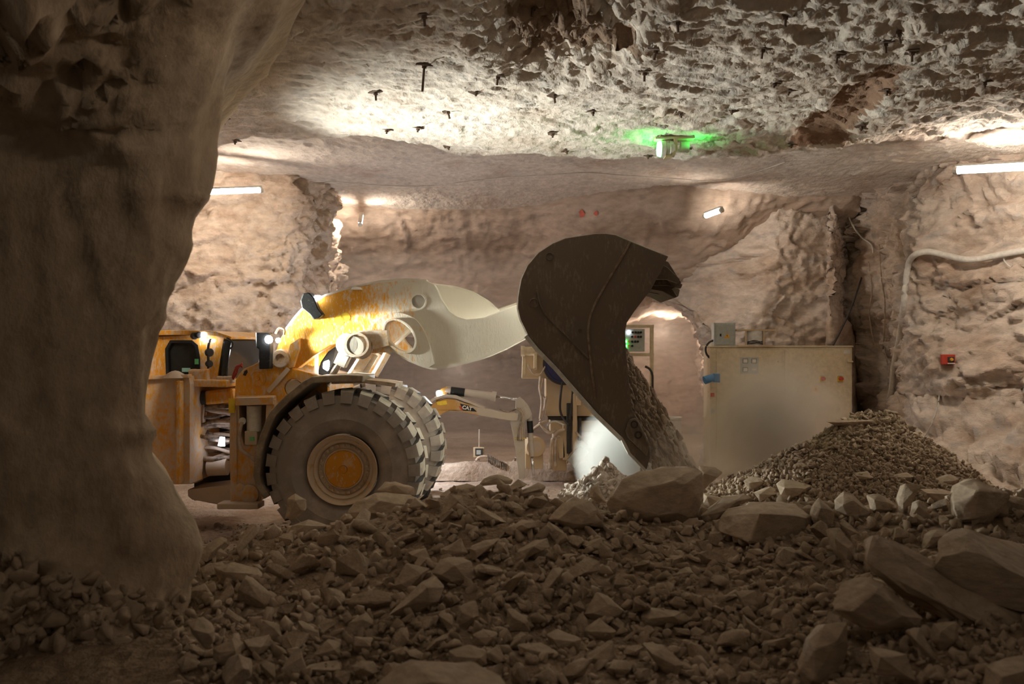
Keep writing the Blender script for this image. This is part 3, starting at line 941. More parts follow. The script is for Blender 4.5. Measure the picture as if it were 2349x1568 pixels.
# cross tube and tilt lever between the arms
ct = MB(); a = LF.P(900, 690, TA)
ct.cyl((a.x, -TA + .2, a.z), (a.x, TA - .2, a.z), .22, n=28); ct.build('cross_tube', M['boom'], ldr, smooth=True, autos=40)
tl = [(960, 660), (985, 648), (1036, 653), (1085, 667), (1120, 688), (1148, 712), (1150, 735), (1110, 745), (1040, 735), (980, 720), (900, 790), (850, 810), (820, 800), (820, 765), (880, 752), (930, 700)]
MB().prism(LF.xz(tl, .3), -.22, .22).build('tilt_lever', M['boom'], ldr, bevel=.03)
tl2 = [(1135, 708), (1190, 690), (1290, 655), (1300, 690), (1200, 735), (1140, 738)]
MB().prism(LF.xz(tl2, .3), -.10, .10).build('tilt_link', M['boom'], ldr, bevel=.02)
# lever boss reaching from the cylinder knuckle to the slot
lk = [(812, 765), (826, 758), (850, 757), (888, 757), (892, 792), (860, 800), (826, 806), (810, 800)]
MB().prism(LF.xz(lk, TA + .1), -TA - .10, -TA + .12).build('cylinder_link', M['link'], ldr, bevel=.03)

# -- lift cylinders with their bright rods
for sgn in (1, -1):
    t = TA + .02
    hc = empty('lift_cylinder', (0, 0, 0)); hc.parent = ldr
    def q(px, py, dt=0.0):
        p = LF.P(px, py, t); return Vector((p.x, (-(t + dt)) if sgn > 0 else (t + dt), p.z))
    k = MB()
    for (x, y, r) in ((800, 790, 26), (815, 795, 24)):
        c = q(x, y); rr = r / F * 14
        k.cyl(c + Vector((0, -.11, 0)), c + Vector((0, .11, 0)), rr, n=28)
    k.bar(q(800, 795), q(780, 838), .17, .17)
    k.build('rod_eye', M['pale'], hc, bevel=.01)
    k = MB()
    for i in range(3):
        c = q(822 + i * 4, 790 + i * 3)
        k.lathe(c + Vector((0, -.10 + .02 * i, 0)), (0, -1, 0), [(0, .17), (.02, .17), (.02, .14), (0, .14)], 24)
    k.build('shim_ring', M['link'], hc)
    MB().cyl(q(782, 828), q(738, 900), .045, n=16).build('rod', M['chrome'], hc, smooth=True, autos=40)
    MB().cyl(q(833, 815, -.25), q(796, 872, -.25), .085, n=16).build('barrel', M['link'], hc, smooth=True, autos=40)
    MB().cyl(q(850, 812, -.3), q(818, 868, -.3), .06, n=14).build('hydraulic_pipe', M['link'], hc, smooth=True, autos=40)
    MB().cyl(q(738, 900), q(715, 935), .09, n=16).build('barrel', M['link'], hc, smooth=True, autos=40)

# -- front frame
TF = 0.92
ff = empty('front_frame', (0, 0, 0)); ff.parent = ldr
fr = [(538, 912), (540, 872), (548, 858), (560, 845), (578, 838), (597, 828), (625, 838), (640, 836), (667, 843), (700, 852), (752, 866), (752, 905), (720, 930), (700, 960), (640, 1000), (628, 960), (625, 915)]
hole = circle_px(673, 890, 21, 16)
for sgn in (1, -1):
    yy = (-TF, -TF + .12) if sgn > 0 else (TF - .12, TF)
    MB().prism(LF.xz(fr, TF), yy[0], yy[1], [smooth_loop(LF.xz(hole, TF), 1)]).build('side_cheek', M['yel'] if sgn > 0 else M['yelc'], ff, bevel=.012)
c = LF.P(591, 868, TF)
MB().lathe((c.x, -TF, c.z), (0, -1, 0), [(-.01, .115), (.015, .115), (.02, .10), (.008, .09), (.012, .035), (.03, .03), (.03, .001)], 28).build('pin_cover', M['yel'], ff, smooth=True, autos=30)
c = LF.P(673, 890, TF)
MB().cyl((c.x, -TF + .02, c.z), (c.x, TF - .02, c.z), .115, n=24).build('axle_tube', M['dusty'], ff, smooth=True, autos=40)
cc = [(560, 851), (566, 847), (568, 853), (563, 862), (557, 860)]
MB().prism(LF.xz(cc, TF + .01), -TF - .004, -TF + .01).build('lifting_eye', M['dark'], ff)
# dust ridge and strap over the cheek
MB().bar(LF.P(615, 898, TF + .03), LF.P(662, 845, TF + .03), .04, .06).build('strap', M['dusty'], ff)
# lower box with the filter bay
bx = [(541, 908), (628, 907), (632, 930), (628, 975), (612, 1050), (606, 1090), (600, 1130), (592, 1152), (560, 1156), (528, 1154), (528, 1100), (526, 1060), (527, 960), (530, 925)]
bay = [(548, 928), (613, 928), (612, 990), (606, 1012), (560, 1020), (550, 990)]
bb = MB().prism(LF.xz(bx, TF + .12), -TF - .12, TF + .12, [LF.xz(bay, TF + .12)])
bb.build('lower_box', M['yelc'], ff, bevel=.012)
MB().prism(LF.xz([(545, 925), (616, 925), (616, 1022), (545, 1022)], TF), -TF + .2, -TF + .26).build('bay_back', M['dusty'], ff)
MB().bar(LF.P(543, 920, TF + .2), LF.P(630, 918, TF + .2), .14, .11).build('bay_top', M['yelc'], ff, bevel=.01)
MB().bar(LF.P(622, 915, TF + .2), LF.P(620, 985, TF + .2), .12, .07).build('bay_post', M['yelc'], ff, bevel=.01)
fl = empty('filter_unit', (0, 0, 0)); fl.parent = ff
a = LF.P(583, 930, TF + .08); b = LF.P(583, 988, TF + .08)
MB().cyl(a, b, .10, n=20).build('filter_canister', M['white'], fl, smooth=True, autos=40)
a = LF.P(578, 988, TF + .12); b = LF.P(578, 1018, TF + .12)
MB().box((a + b) / 2, (.17, .14, .19)).build('filter_head', M['dusty'], fl, bevel=.015)
a = LF.P(578, 1006, TF + .2)
MB().box(a, (.06, .02, .05)).build('green_label', M['greenlab'], fl)
MB().tube([LF.P(555, 968, TF + .2), LF.P(549, 1000, TF + .22), LF.P(553, 1030, TF + .22), LF.P(572, 1045, TF + .22), LF.P(590, 1060, TF + .2)], .025, 8).build('hose', M['hosep'], ff, smooth=True)
c = LF.P(557, 965, TF + .15)
MB().lathe(c, (0, -1, 0), [(0, .05), (.03, .05), (.03, .03), (.035, .001)], 16).build('gauge', M['white'], ff, smooth=True, autos=30)
for (x, y, r) in ((573, 1132, .13), (553, 1117, .06)):
    c = LF.P(x, y, TF + .12)
    MB().lathe(c, (0, -1, 0), [(-.01, r), (.03, r), (.035, r * .85), (.05, r * .3), (.05, .001)], 24).build('pin_boss', M['yelc'], ff, smooth=True, autos=30)
a = LF.P(505, 1157, TF + .15); b = LF.P(600, 1157, TF + .15)
MB().bar(a, b, .30, .08).build('base_plate', M['dusty'], ff, bevel=.015)
c = LF.P(532, 930, TF + .14); 
MB().box(c, (.085, .02, .20)).build('yellow_sticker', M['yellow'], ff)
MB().bar(LF.P(541, 940, TF + .13), LF.P(541, 1110, TF + .13), .03, .02).build('edge_trim', M['yelc'], ff)
a = Vector((0, 0, HUBZ))
MB().cyl((0, -1.3, HUBZ), (0, 1.3, HUBZ), .30, n=24).build('axle', M['dusty'], ff, smooth=True, autos=40)
# black lamp post with a lit work light
lp = empty('lamp_post', (0, 0, 0)); lp.parent = ff
MB().prism(LF.xz([(590, 762), (622, 763), (623, 800), (622, 845), (598, 846), (597, 800), (591, 796)], TF + .12), -TF - .20, -TF - .02).build('post', M['black'], lp, bevel=.012)
c = LF.P(618, 778, TF + .24)
MB().lathe(c, (0.75, -.6, .1), [(-.03, .055), (.0, .055), (.012, .04), (.016, .001)], 20).build('lens', M['led'], lp, smooth=True)
c = LF.P(642, 780, TF)
MB().lathe(c + Vector((0, -.05, 0)), (0.8, -.55, .1), [(-.03, .035), (.0, .035), (.012, .02), (.014, .001)], 16).build('lens', M['led'], lp, smooth=True)
MB().tube([LF.P(632, 765, TF), LF.P(640, 753, TF), LF.P(652, 755, TF), LF.P(652, 768, TF)], .016, 6).build('guard_loop', M['yel'], lp, smooth=True)

# -- fender: a flat band bent round the back of the wheel
fp = [(832, 869), (791, 867), (716, 871), (700, 880), (658, 915), (628, 945), (617, 965), (600, 1010), (592, 1040), (588, 1090), (594, 1115), (612, 1140)]
l = LF.xz(fp, TO - .02)
MB().prism(inset(l, .045) + inset(l, -.045)[::-1], -(TO - .02), -(TO - .95)).build('fender', M['fender'], ldr, bevel=.015)
l = LF.xz([(760, 877), (832, 875), (880, 880), (907, 884)], TO - .2)
MB().prism(inset(l, .03) + inset(l, -.02)[::-1], -(TO - .2), -(TO - .85)).build('fender_flap', M['hosep'], ldr)

# -- hitch: links, hoses and pipes between the two frames
hh = empty('hitch', (0, 0, 0)); hh.parent = ldr
th = .55
up = [(430, 888), (448, 884), (540, 880), (540, 925), (526, 930), (500, 932), (520, 948), (528, 975), (530, 1090), (520, 1120), (535, 1130), (545, 1140), (545, 900), (445, 905), (430, 930)]
MB().prism(LF.xz([(432, 888), (540, 880), (542, 925), (470, 930), (446, 930), (432, 940)], th), -th, th - .2, [LF.xz([(447, 905), (470, 902), (470, 918), (452, 922)], th)]).build('upper_hitch_plate', M['yel'], hh, bevel=.012)
MB().bar(LF.P(470, 912, th + .1), LF.P(540, 905, th + .1), .16, .20).build('steering_cylinder', M['yel'], hh, bevel=.04)
MB().cyl(LF.P(452, 912, th + .12), LF.P(475, 911, th + .12), .10, n=18).build('cylinder_gland', M['dark'], hh)
MB().prism(LF.xz([(430, 1122), (520, 1112), (545, 1128), (545, 1156), (505, 1158), (440, 1146), (430, 1138)], th), -th, th - .2).build('lower_hitch_plate', M['dusty'], hh, bevel=.02)
MB().prism(LF.xz([(436, 1010), (456, 1010), (456, 1105), (436, 1110)], th), -th - .05, -th + .2).build('valve_block', M['dusty'], hh, bevel=.02)
MB().cyl(LF.P(478, 1072, th), LF.P(522, 1070, th), .12, n=20).build('swivel_pipe', M['dusty'], hh, smooth=True, autos=40)
MB().prism(LF.xz([(440, 940), (530, 940), (530, 1150), (440, 1150)], 0), .1, .2).build('hitch_back', M['dark'], hh)
rnd = random.Random(4)
for i in range(17):
    y0 = 938 + i * 7.2 + rnd.uniform(-4, 4); y1 = 938 + i * 6.6 + rnd.uniform(-10, 14)
    if y1 > 1065: continue
    t = th - .1 + rnd.uniform(-.1, .18)
    P_ = [LF.P(434, y0, t), LF.P(458, y0 + rnd.uniform(-8, 8), t + rnd.uniform(0, .15)), LF.P(490, (y0 + y1) / 2 + rnd.uniform(-8, 8), t + rnd.uniform(0, .15)), LF.P(528, y1, t)]
    MB().tube(P_, rnd.uniform(.022, .042), 7).build('hose', M['hose'] if rnd.random() < .78 else M['hosep'], hh, smooth=True)
a = LF.P(510, 1002, th + .16); b = LF.P(508, 1022, th + .16)
MB().cyl(a, b, .035, .05, n=14).build('hitch_light', M['ledblue'], hh, smooth=True)

# -- rear frame and cab
rf = empty('rear_frame', (0, 0, 0)); rf.parent = ldr
TR = 1.15
MB().prism(LF.xz([(200, 866), (340, 862), (433, 862), (436, 880), (435, 1110), (300, 1112), (200, 1112)], TR), -TR, TR).build('engine_block_panel', M['yelc'], rf, bevel=.03)
MB().bar(LF.P(415, 872, TR + .02), LF.P(415, 1108, TR + .02), .06, .22).build('corner_post', M['yel'], rf, bevel=.02)
MB().bar(LF.P(340, 866, TR), LF.P(436, 862, TR), .16, .05).build('top_lip', M['yelc'], rf, bevel=.01)
dm = MB(); c = LF.P(402, 856, TR)
dm.lathe(c - Vector((0, 0, .06)), (0, 0, 1), [(0, .17), (.05, .12), (.09, .05), (.1, .001)], 14)
dm.build('dust_lump', M['dusty'], rf, smooth=True)
MB().bar(LF.P(436, 876, .75), LF.P(535, 878, .75), .5, .10).build('platform', M['yel'], rf, bevel=.02)
MB().box(LF.P(462, 862, .8), (.28, .3, .20)).build('step_box', M['yel'], rf, bevel=.03)
for x in (508, 522, 528):
    c = LF.P(x, 870, .8); MB().box(c, (.10, .18, .10)).build('valve', M['dusty'], rf, bevel=.02)
rc = random.Random(9)
for i in range(5):
    MB().tube([LF.P(535 + rc.uniform(-4, 4), 870, .85), LF.P(540 + rc.uniform(-6, 6), 852, .9), LF.P(548 + rc.uniform(-5, 8), 838 + rc.uniform(-6, 6), .9), LF.P(556, 836 + rc.uniform(-4, 8), .9)], .010, 6).build('red_wire', M['red'], rf, smooth=True)
cb = empty('cab', (0, 0, 0)); cb.parent = ldr
TC = 0.85
body = [(260, 775), (455, 768), (515, 768), (509, 800), (497, 874), (440, 876), (260, 880)]
win = [(300, 865), (385, 865), (383, 800), (392, 784), (440, 784), (450, 792), (455, 820), (455, 862)]
MB().prism(LF.xz(body, TC), -TC, TC - .0, [LF.xz(win, TC)]).build('cab_body', M['yel'], cb, bevel=.02)
MB().prism(LF.xz([(296, 868), (458, 868), (458, 780), (300, 780)], TC), -TC + .06, -TC + .09).build('side_window', M['glass'], cb)
wf = LF.xz([(385, 866), (383, 800), (392, 783), (440, 783), (451, 792), (456, 820), (456, 864)], TC)
MB().prism(inset(wf, .02) + inset(wf, -.02)[::-1], -TC - .02, -TC + .03).build('window_seal', M['black'], cb)
MB().prism(LF.xz([(511, 778), (531, 780), (524, 830), (520, 872), (503, 874), (506, 830)], TC), -TC - .005, TC - .2).build('windscreen', M['glass'], cb, bevel=.03)
MB().prism(LF.xz([(250, 757), (440, 757), (500, 760), (536, 772), (534, 778), (470, 768), (250, 770)], TC), -TC - .1, TC + .1).build('cab_roof', M['yel'], cb, bevel=.015)
for (x, y, r) in ((468, 768, .042), (467, 777, .036), (490, 781, .025)):
    c = LF.P(x, y, TC + .12)
    MB().lathe(c, (.5, -.85, -.05), [(-.03, r), (0, r), (.01, r * .7), (.012, .001)], 16).build('cab_light', M['ledblue'], cb, smooth=True)
for (x, y, r) in ((480, 808, .06), (480, 834, .05), (446, 770, .05), (455, 768, .045)):
    c = LF.P(x, y, TC + .12)
    MB().lathe(c, (.7, -.7, 0), [(-.07, r * .6), (-.02, r), (.02, r), (.03, r * .8), (.03, .001)], 16).build('round_lamp', M['dark'], cb, smooth=True, autos=40)
MB().tube([LF.P(484, 778, TC + .1), LF.P(478, 795, TC + .14), LF.P(478, 845, TC + .14)], .018, 6).build('lamp_stalk', M['dark'], cb, smooth=True)
MB().tube([LF.P(520, 775, TC + .1), LF.P(532, 783, TC + .12), LF.P(534, 792, TC + .1), LF.P(528, 800, TC + .1)], .014, 6).build('wiper_arm', M['dark'], cb, smooth=True)
c = LF.P(451, 829, TC + .03); MB().box(c, (.05, .02, .075)).build('green_sticker', M['greenlab'], cb)
c = LF.P(427, 848, TC - .03); MB().box(c, (.11, .03, .055)).build('pale_screen', plain('pale_screen', (.25, .38, .30), .4, 0, (.3, .55, .4), .12), cb)
c = LF.P(441, 866, TC + .03); MB().box(c, (.05, .03, .12)).build('yellow_handle', M['yellow'], cb)
c = LF.P(438, 854, TC + .06); MB().box(c, (.02, .02, .02)).build('green_light', M['green'], cb)
# dark gear seen under the arm
MB().prism(LF.xz([(735, 830), (752, 806), (772, 792), (770, 820), (752, 862), (728, 858)], .2), -.2, .3).build('counter_plate', M['black'], ldr, bevel=.02)
MB().bar(LF.P(726, 812, .4), LF.P(726, 862, .4), .05, .05).build('guard_bar', M['dusty'], ldr)

# -- the machine's own work lights, and its assumed headlights
def spot(name, loc, target, watts, ang, blend=.6, col=(.92, .97, 1.0), r=.05):
    d = bpy.data.lights.new(name, 'SPOT'); d.energy = watts; d.color = col
    d.spot_size = math.radians(ang); d.spot_blend = blend; d.shadow_soft_size = r
    o = bpy.data.objects.new(name, d); COL.objects.link(o)
    o.location = loc
    o.rotation_euler = (Vector(target) - Vector(loc)).to_track_quat('-Z', 'Y').to_euler()
    return o
def wl(px, py, t):
    p = LF.P(px, py, t)
    return Vector(LF.O) + LF.h * p.x - LF.n * p.y + Vector((0, 0, p.z)) if False else Vector(LF.O) + LF.h * p.x + LF.n * (-p.y) + Vector((0, 0, p.z))
post = wl(630, 778, TF + .30)
spot('post_light', post, W(812, 785, 13.85), LOADER_E * .18, 50, .8, (.95, 1.0, .92))
arm_l = wl(742, 672, TA - .1) + Vector((0, 0, .06))
spot('arm_light', arm_l, W(1560, 300, 13.5), LOADER_E * .03, 80, 1.0, (.95, 1.0, .93))
spot('cab_roof_light', wl(497, 760, TC + .2) + Vector((0, 0, .05)), W(1850, 150, 12.0), LOADER_E * 1.3, 92, 1.0, (.96, 1.0, .93), .08)
for s_ in (1, -1):  # unseen front lamps, assumed from the light on rubble and dust
    c = LF.P(752, 838, .5 * s_)
    MB().lathe(c, (1, 0, -.1), [(-.06, .05), (.0, .08), (.01, .07), (.012, .001)], 20).build('assumed_headlight', M['led'], ldr, smooth=True)
    spot('assumed_head_beam', wl(752, 838, .5 * s_) + Vector((.08, 0, 0)), W(1320, 925, 13.6), LOADER_E * .9, 68, .8, (.93, 1.0, .95))

# ---------------------------------------------------------------- equipment at the back
# electrical cabinet
KF = Frame((W(1795, 0, 20.4).x, 20.4, 0), 0.0)
def K(px, py, t=0.0): return KF.P(px, py, t)
def kbox(px0, py0, px1, py1, t0, t1, mi=0, mb=None):
    """box with its near face on plane t1 at the pixel rectangle, reaching back to t0"""
    a, b = K(px0, py1, t1), K(px1, py0, t1)
    mb = mb or MB()
    return mb.box(((a.x + b.x) / 2, -(t0 + t1) / 2, (a.z + b.z) / 2), (abs(b.x - a.x), abs(t1 - t0), abs(b.z - a.z)), None, mi)
kab = KF.empty('electrical_cabinet')
tag(kab, 'big cream electrical cabinet behind the dust and gravel heap', 'cabinet')
zt = K(1640, 796, 0).z
xl, xr_ = K(1629, 900, 0).x, K(1955, 900, 0).x
MB().box(((xl + xr_) / 2, .35, zt / 2), (xr_ - xl, .7, zt)).build('cabinet_body', M['cream'], kab, bevel=.01)
MB().box(((xl + xr_) / 2, .34, zt + .015), (xr_ - xl + .04, .74, .03)).build('cabinet_top', M['cream'], kab, bevel=.006)
for (a, b) in ((1644, 1794), (1801, 1953)):
    d = empty('cabinet_door', (0, 0, 0)); d.parent = kab
    kbox(a, 801, b, 1090, 0, .03, mb=MB()).build('door_leaf', M['cream'], d, bevel=.006)
    q = K(b - 3, 829, .05)
    MB().bar(q + Vector((-.06, 0, 0)), q + Vector((.06, 0, 0)), .05, .03).build('door_catch', M['cream'], d, bevel=.006)
    if a == 1644:
        mp = empty('meter_panel', (0, 0, 0)); mp.parent = kab
        kbox(1699, 819, 1740, 857, .03, .045).build('panel_plate', M['greybox'], mp)
        for (u, w_) in ((1704, 822), (1724, 822), (1704, 842)):
            g = MB(); kbox(u, w_, u + 12, w_ + 11, .045, .06, 0, g); kbox(u + 1.5, w_ + 1.5, u + 10.5, w_ + 9.5, .06, .063, 1, g)
            g.build('meter', [M['dark'], M['white']], mp)
        kbox(1725, 845, 1735, 849, .045, .05).build('nameplate', M['white'], mp)
    else:
        for u in (1887, 1928):
            sw = empty('rotary_switch', (0, 0, 0)); sw.parent = kab
            kbox(u - 6, 863, u + 6, 875, .03, .06).build('switch_plate', M['yellow'], sw)
            c = K(u, 868, .06); MB().cyl(c, c + Vector((0, -.10, 0)), .042, .036, n=14).build('knob', M['red'], sw)
            c = K(u, 861, .05); MB().box(c, (.08, .05, .02)).build('dust_cap', M['white'], sw)
        kbox(1936, 802, 1950, 811, .03, .035).build('nameplate', M['white'], kab)
def warn(frame, px, py, s, t, parent):
    tri = [frame.P(px - s, py + s * .9, t), frame.P(px + s, py + s * .9, t), frame.P(px, py - s * .9, t)]
    m = MB().prism([(p.x, p.z) for p in tri], -t, -t - .008)
    zz_ = [(-.14, .40), (.14, .40), (.02, .05), (.20, .05), (-.12, -.62), (-.03, -.14), (-.20, -.14)]
    c = frame.P(px, py + s * .15, t); k = s / F * 20 * .8
    m.prism([(c.x + a * k, c.z + b * k) for a, b in zz_], -t - .008, -t - .011, mi=1)
    return m.build('warning_sign', [M['orange'], M['ink']], parent)
warn(KF, 1871, 891, 7.5, .03, kab)
sk = empty('blue_socket', (0, 0, 0)); sk.parent = kab
c = K(1631, 864, .0) + Vector((0, -.25, 0))
MB().bar(c + Vector((.06, .0, .08)), c + Vector((.06, 0, -.10)), .12, .16).build('socket_base', M['blue'], sk, bevel=.01)
MB().cyl(c, c + Vector((-.19, -.04, -.06)), .075, .085, n=16).build('socket_barrel', M['blue'], sk)
for (py, mat) in ((905, 'red'), (942, 'greybox')):
    c = K(1633, py, .0); MB().box(c + Vector((.01, -.02, 0)), (.07, .06, .08)).build('side_switch', M[mat], kab, bevel=.01)
MB().bar(K(1629, 827, .03), K(1648, 827, .03), .02, .03).build('hinge', M['cream'], kab)

jb = empty('junction_box', K(1662, 795, 0) + KF.O)
tag(jb, 'grey junction box with an orange warning triangle on the cabinet top', 'junction box')
JF = Frame(jb.location, 0)
a, b = JF.P(1638, 795, 0), JF.P(1687, 740, 0)
MB().box(((a.x + b.x) / 2, .13, (b.z) / 2), (b.x - a.x, .26, b.z)).build('box_shell', M['greybox'], jb, bevel=.008)
a, b = JF.P(1642, 791, 0), JF.P(1684, 743, 0)
MB().box(((a.x + b.x) / 2, -.006, (a.z + b.z) / 2), (b.x - a.x, .012, b.z - a.z)).build('box_lid', M['greybox'], jb, bevel=.004)
c = JF.P(1653, 768, .015); MB().box(c, (.03, .012, .05)).build('lock', M['ink'], jb)
warn(JF, 1668, 769, 6.5, .012, jb)
MB().tube([JF.P(1640, 780, -.1), JF.P(1628, 784, -.1), JF.P(1619, 797, -.1), JF.P(1621, 812, -.1), JF.P(1630, 822, -.1)], .022, 8).build('black_cable', M['darkcable'], jb, smooth=True)

rl = empty('cable_spool', K(1732, 795, -.1) + KF.O)
tag(rl, 'pale cable spool between two boards on top of the cabinet', 'cable spool')
SF = Frame(rl.location, 0)
a, b = SF.P(1708, 759, 0), SF.P(1755, 789, 0)
MB().bar(SF.P(1686, 757, 0), SF.P(1776, 757, 0), .35, .03).build('top_board', M['creamd'], rl)
MB().bar(SF.P(1690, 793, 0), SF.P(1770, 793, 0), .35, .03).build('bottom_board', M['creamd'], rl)
MB().cyl(SF.P(1731, 793, 0), SF.P(1731, 758, 0), .18, n=22).build('wound_cable', M['white'], rl, smooth=True, autos=40)
for x in (1711, 1752): MB().bar(SF.P(x, 793, .16), SF.P(x, 758, .16), .025, .025).build('post', M['creamd'], rl)
ck = MB()
rr = random.Random(5)
for i in range(5):
    ck.tube([SF.P(1714, 786 + rr.uniform(-3, 3), .19), SF.P(1730, 784 + rr.uniform(-6, 4), .21), SF.P(1750, 786 + rr.uniform(-5, 3), .19)], .008, 5)
ck.build('loose_wire', M['dark'], rl)

# control panel on its cream frame
PF = Frame((W(1465, 0, 19.6).x, 19.6, 0), 0.0)
cp_ = PF.empty('control_panel')
tag(cp_, 'grey push-button control panel on a cream frame right of the bucket', 'control panel')
def pbar(a, b, w_, parent, name, mat, t=0):
    A, B = PF.P(*a, t), PF.P(*b, t)
    return MB().bar(A, B, w_, w_).build(name, mat, parent, bevel=.006)
fz = PF.P(1500, 1095, 0)
pbar((1495, 746), (1495, 1098), .07, cp_, 'post', M['cream'])
pbar((1405, 746), (1405, 1098), .07, cp_, 'post', M['cream'])
pbar((1400, 748), (1500, 748), .06, cp_, 'rail', M['cream'])
pbar((1400, 813), (1500, 813), .06, cp_, 'rail', M['cream'])
a, b = PF.P(1408, 806, .1), PF.P(1479, 754, .1)
pn = empty('panel_box', (0, 0, 0)); pn.parent = cp_
MB().box(((a.x + b.x) / 2, 0, (a.z + b.z) / 2), (b.x - a.x, .2, b.z - a.z)).build('enclosure', M['greybox'], pn, bevel=.008)
for (py, xs_) in ((762, (1451, 1458, 1464, 1470)), (772, (1450, 1457, 1464, 1470)), (783, (1442, 1450, 1457, 1463)), (793, (1442, 1450))):
    for i, x in enumerate(xs_):
        c = PF.P(x, py, .1)
        m = M['yellow'] if (x == 1442) else (M['red'] if (py, x) == (772, 1457) else M['ink'])
        MB().cyl(c + Vector((0, .01, 0)), c + Vector((0, -.03, 0)), .022, n=10).build('push_button', m, pn)
c = PF.P(1442, 762, .1); MB().cyl(c, c + Vector((0, -.03, 0)), .03, n=12).build('white_indicator', M['ledblue'], pn)
for py in (783, 793):
    c = PF.P(1434.5, py, .1); MB().cyl(c, c + Vector((0, -.03, 0)), .025, n=12).build('green_indicator', M['green'], pn)
MB().tube([PF.P(1480, 840, .05), PF.P(1490, 846, .05), PF.P(1496, 858, .06), PF.P(1497, 880, .06), PF.P(1496, 1000, .06)], .022, 8).build('black_cable', M['darkcable'], cp_, smooth=True)
brl = empty('plastic_barrel', (W(1541, 0, 20.6).x, 20.6, 0))
tag(brl, 'pale plastic barrel standing behind the falling rock', 'barrel')
bh = W(0, 956, 20.6).z
MB().lathe((0, 0, 0), (0, 0, 1), [(0, .001), (0, .17), (.1, .19), (bh * .5, .20), (bh - .12, .195), (bh - .06, .19), (bh - .04, .21), (bh, .21), (bh, .17), (bh - .1, .165), (bh - .1, .001)], 28).build('barrel_body', M['white'], brl, smooth=True, autos=35)

# compact excavator reaching over from behind the wheel
XF = Frame((W(960, 0, 17.6).x, 17.6, 0), 0.0)
ex = XF.empty('compact_excavator')
tag(ex, 'small dusty excavator with bent boom behind the big tyre', 'excavator')
def xp(px_pts, t0, t1, name, mat, parent=None, bevel=.012):
    return MB().prism(XF.xz(px_pts, t0), -t0, -t1).build(name, mat, parent or ex, bevel=bevel)
bm_ = empty('boom', (0, 0, 0)); bm_.parent = ex
M['exboom'] = paint_mat('excavator_boom_paint', (0.46, 0.24, 0.05), (0.52, 0.43, 0.34), scale=5, grad=(.3, 1.5, .2, 0.95))
M['exstick'] = paint_mat('excavator_dusty_steel', (0.42, 0.26, 0.10), (0.50, 0.43, 0.36), .72, 5)
xp([(930, 1010), (952, 965), (975, 938), (1000, 921), (1022, 914), (1045, 916), (1067, 924), (1112, 936), (1145, 944), (1172, 946), (1190, 948), (1188, 964), (1172, 965), (1100, 953), (1056, 944), (1033, 941), (1018, 946), (1000, 960), (985, 985), (970, 1020)], .14, -.14, 'boom_arm', M['exboom'], bm_)
l = XF.xz([(945, 960), (968, 935), (996, 914), (1022, 907), (1045, 909), (1067, 918), (1112, 936)], .16)
MB().prism(inset(l, .02) + inset(l, -.02)[::-1], -.16, .16).build('boom_edge', M['exstick'], bm_)
xp([(1002, 921), (1024, 918), (1026, 927), (1010, 929), (1003, 928)], .15, .139, 'yellow_sticker', M['yellow'], bm_, 0)
# dark logo field with its lettering
xp([(1055, 925), (1075, 930), (1086, 936), (1094, 944), (1062, 941)], .15, .139, 'logo_field', M['ink'], bm_, 0)
xp([(1053, 932), (1058, 931), (1062, 941), (1057, 939)], .152, .139, 'red_mark', M['red'], bm_, 0)
fd = bpy.data.curves.new('lettering', 'FONT'); fd.body = 'CAT'; fd.size = .088; fd.extrude = .003; fd.align_x = 'CENTER'; fd.offset = .004
fo = bpy.data.objects.new('lettering', fd); COL.objects.link(fo); fo.parent = bm_
q = XF.P(1071, 939, .155); fo.location = q; fo.rotation_euler = (math.radians(90), math.radians(10), 0)
fd.materials.append(M['white'])
bpy.context.view_layer.update()
me_ = bpy.data.meshes.new_from_object(fo.evaluated_get(bpy.context.evaluated_depsgraph_get()))
fm = bpy.data.objects.new('lettering', me_); COL.objects.link(fm); fm.parent = bm_; fm.location = fo.location; fm.rotation_euler = fo.rotation_euler
bpy.data.objects.remove(fo)
xp([(1107, 940), (1115, 940), (1116, 951), (1107, 951)], .15, .139, 'worn_patch', M['exboom'], bm_, 0)
bc = empty('stick_cylinder', (0, 0, 0)); bc.parent = bm_
MB().cyl(XF.P(1022, 894, 0), XF.P(1136, 909, 0), .07, n=16).build('barrel', M['exstick'], bc, smooth=True, autos=40)
MB().cyl(XF.P(1034, 896, 0), XF.P(1066, 900, 0), .075, n=16).build('black_collar', M['black'], bc, smooth=True, autos=40)
MB().cyl(XF.P(1127, 907, 0), XF.P(1138, 909, 0), .09, n=16).build('gland', M['exstick'], bc, smooth=True, autos=40)
MB().cyl(XF.P(1136, 909, 0), XF.P(1190, 916, 0), .026, n=12).build('rod', M['chrome'], bc, smooth=True)
xp([(1000, 921), (1000, 905), (1012, 890), (1026, 886), (1030, 900), (1015, 912)], .06, -.06, 'cylinder_ear', M['exboom'], bm_)
stk = empty('stick', (0, 0, 0)); stk.parent = ex
xp([(1183, 916), (1194, 911), (1202, 917), (1213, 932), (1221, 950), (1216, 958), (1206, 964), (1204, 1000), (1205, 1096), (1190, 1098), (1184, 1040), (1171, 966), (1182, 950)], .10, -.10, 'stick_arm', M['exstick'], stk)
MB().cyl(XF.P(1214, 952, 0), XF.P(1220, 1046, 0), .05, n=14).build('bucket_cylinder', M['exstick'], stk, smooth=True, autos=40)
MB().cyl(XF.P(1215, 965, .03), XF.P(1217, 992, .03), .055, n=14).build('black_collar', M['black'], stk, smooth=True, autos=40)
MB().cyl(XF.P(1220, 1046, 0), XF.P(1224, 1090, 0), .028, n=12).build('rod', M['chrome'], stk, smooth=True)
MB().tube([XF.P(1146, 938, .14), XF.P(1165, 944, .16), XF.P(1184, 938, .14)], .014, 6).build('hose', M['hose'], stk, smooth=True)
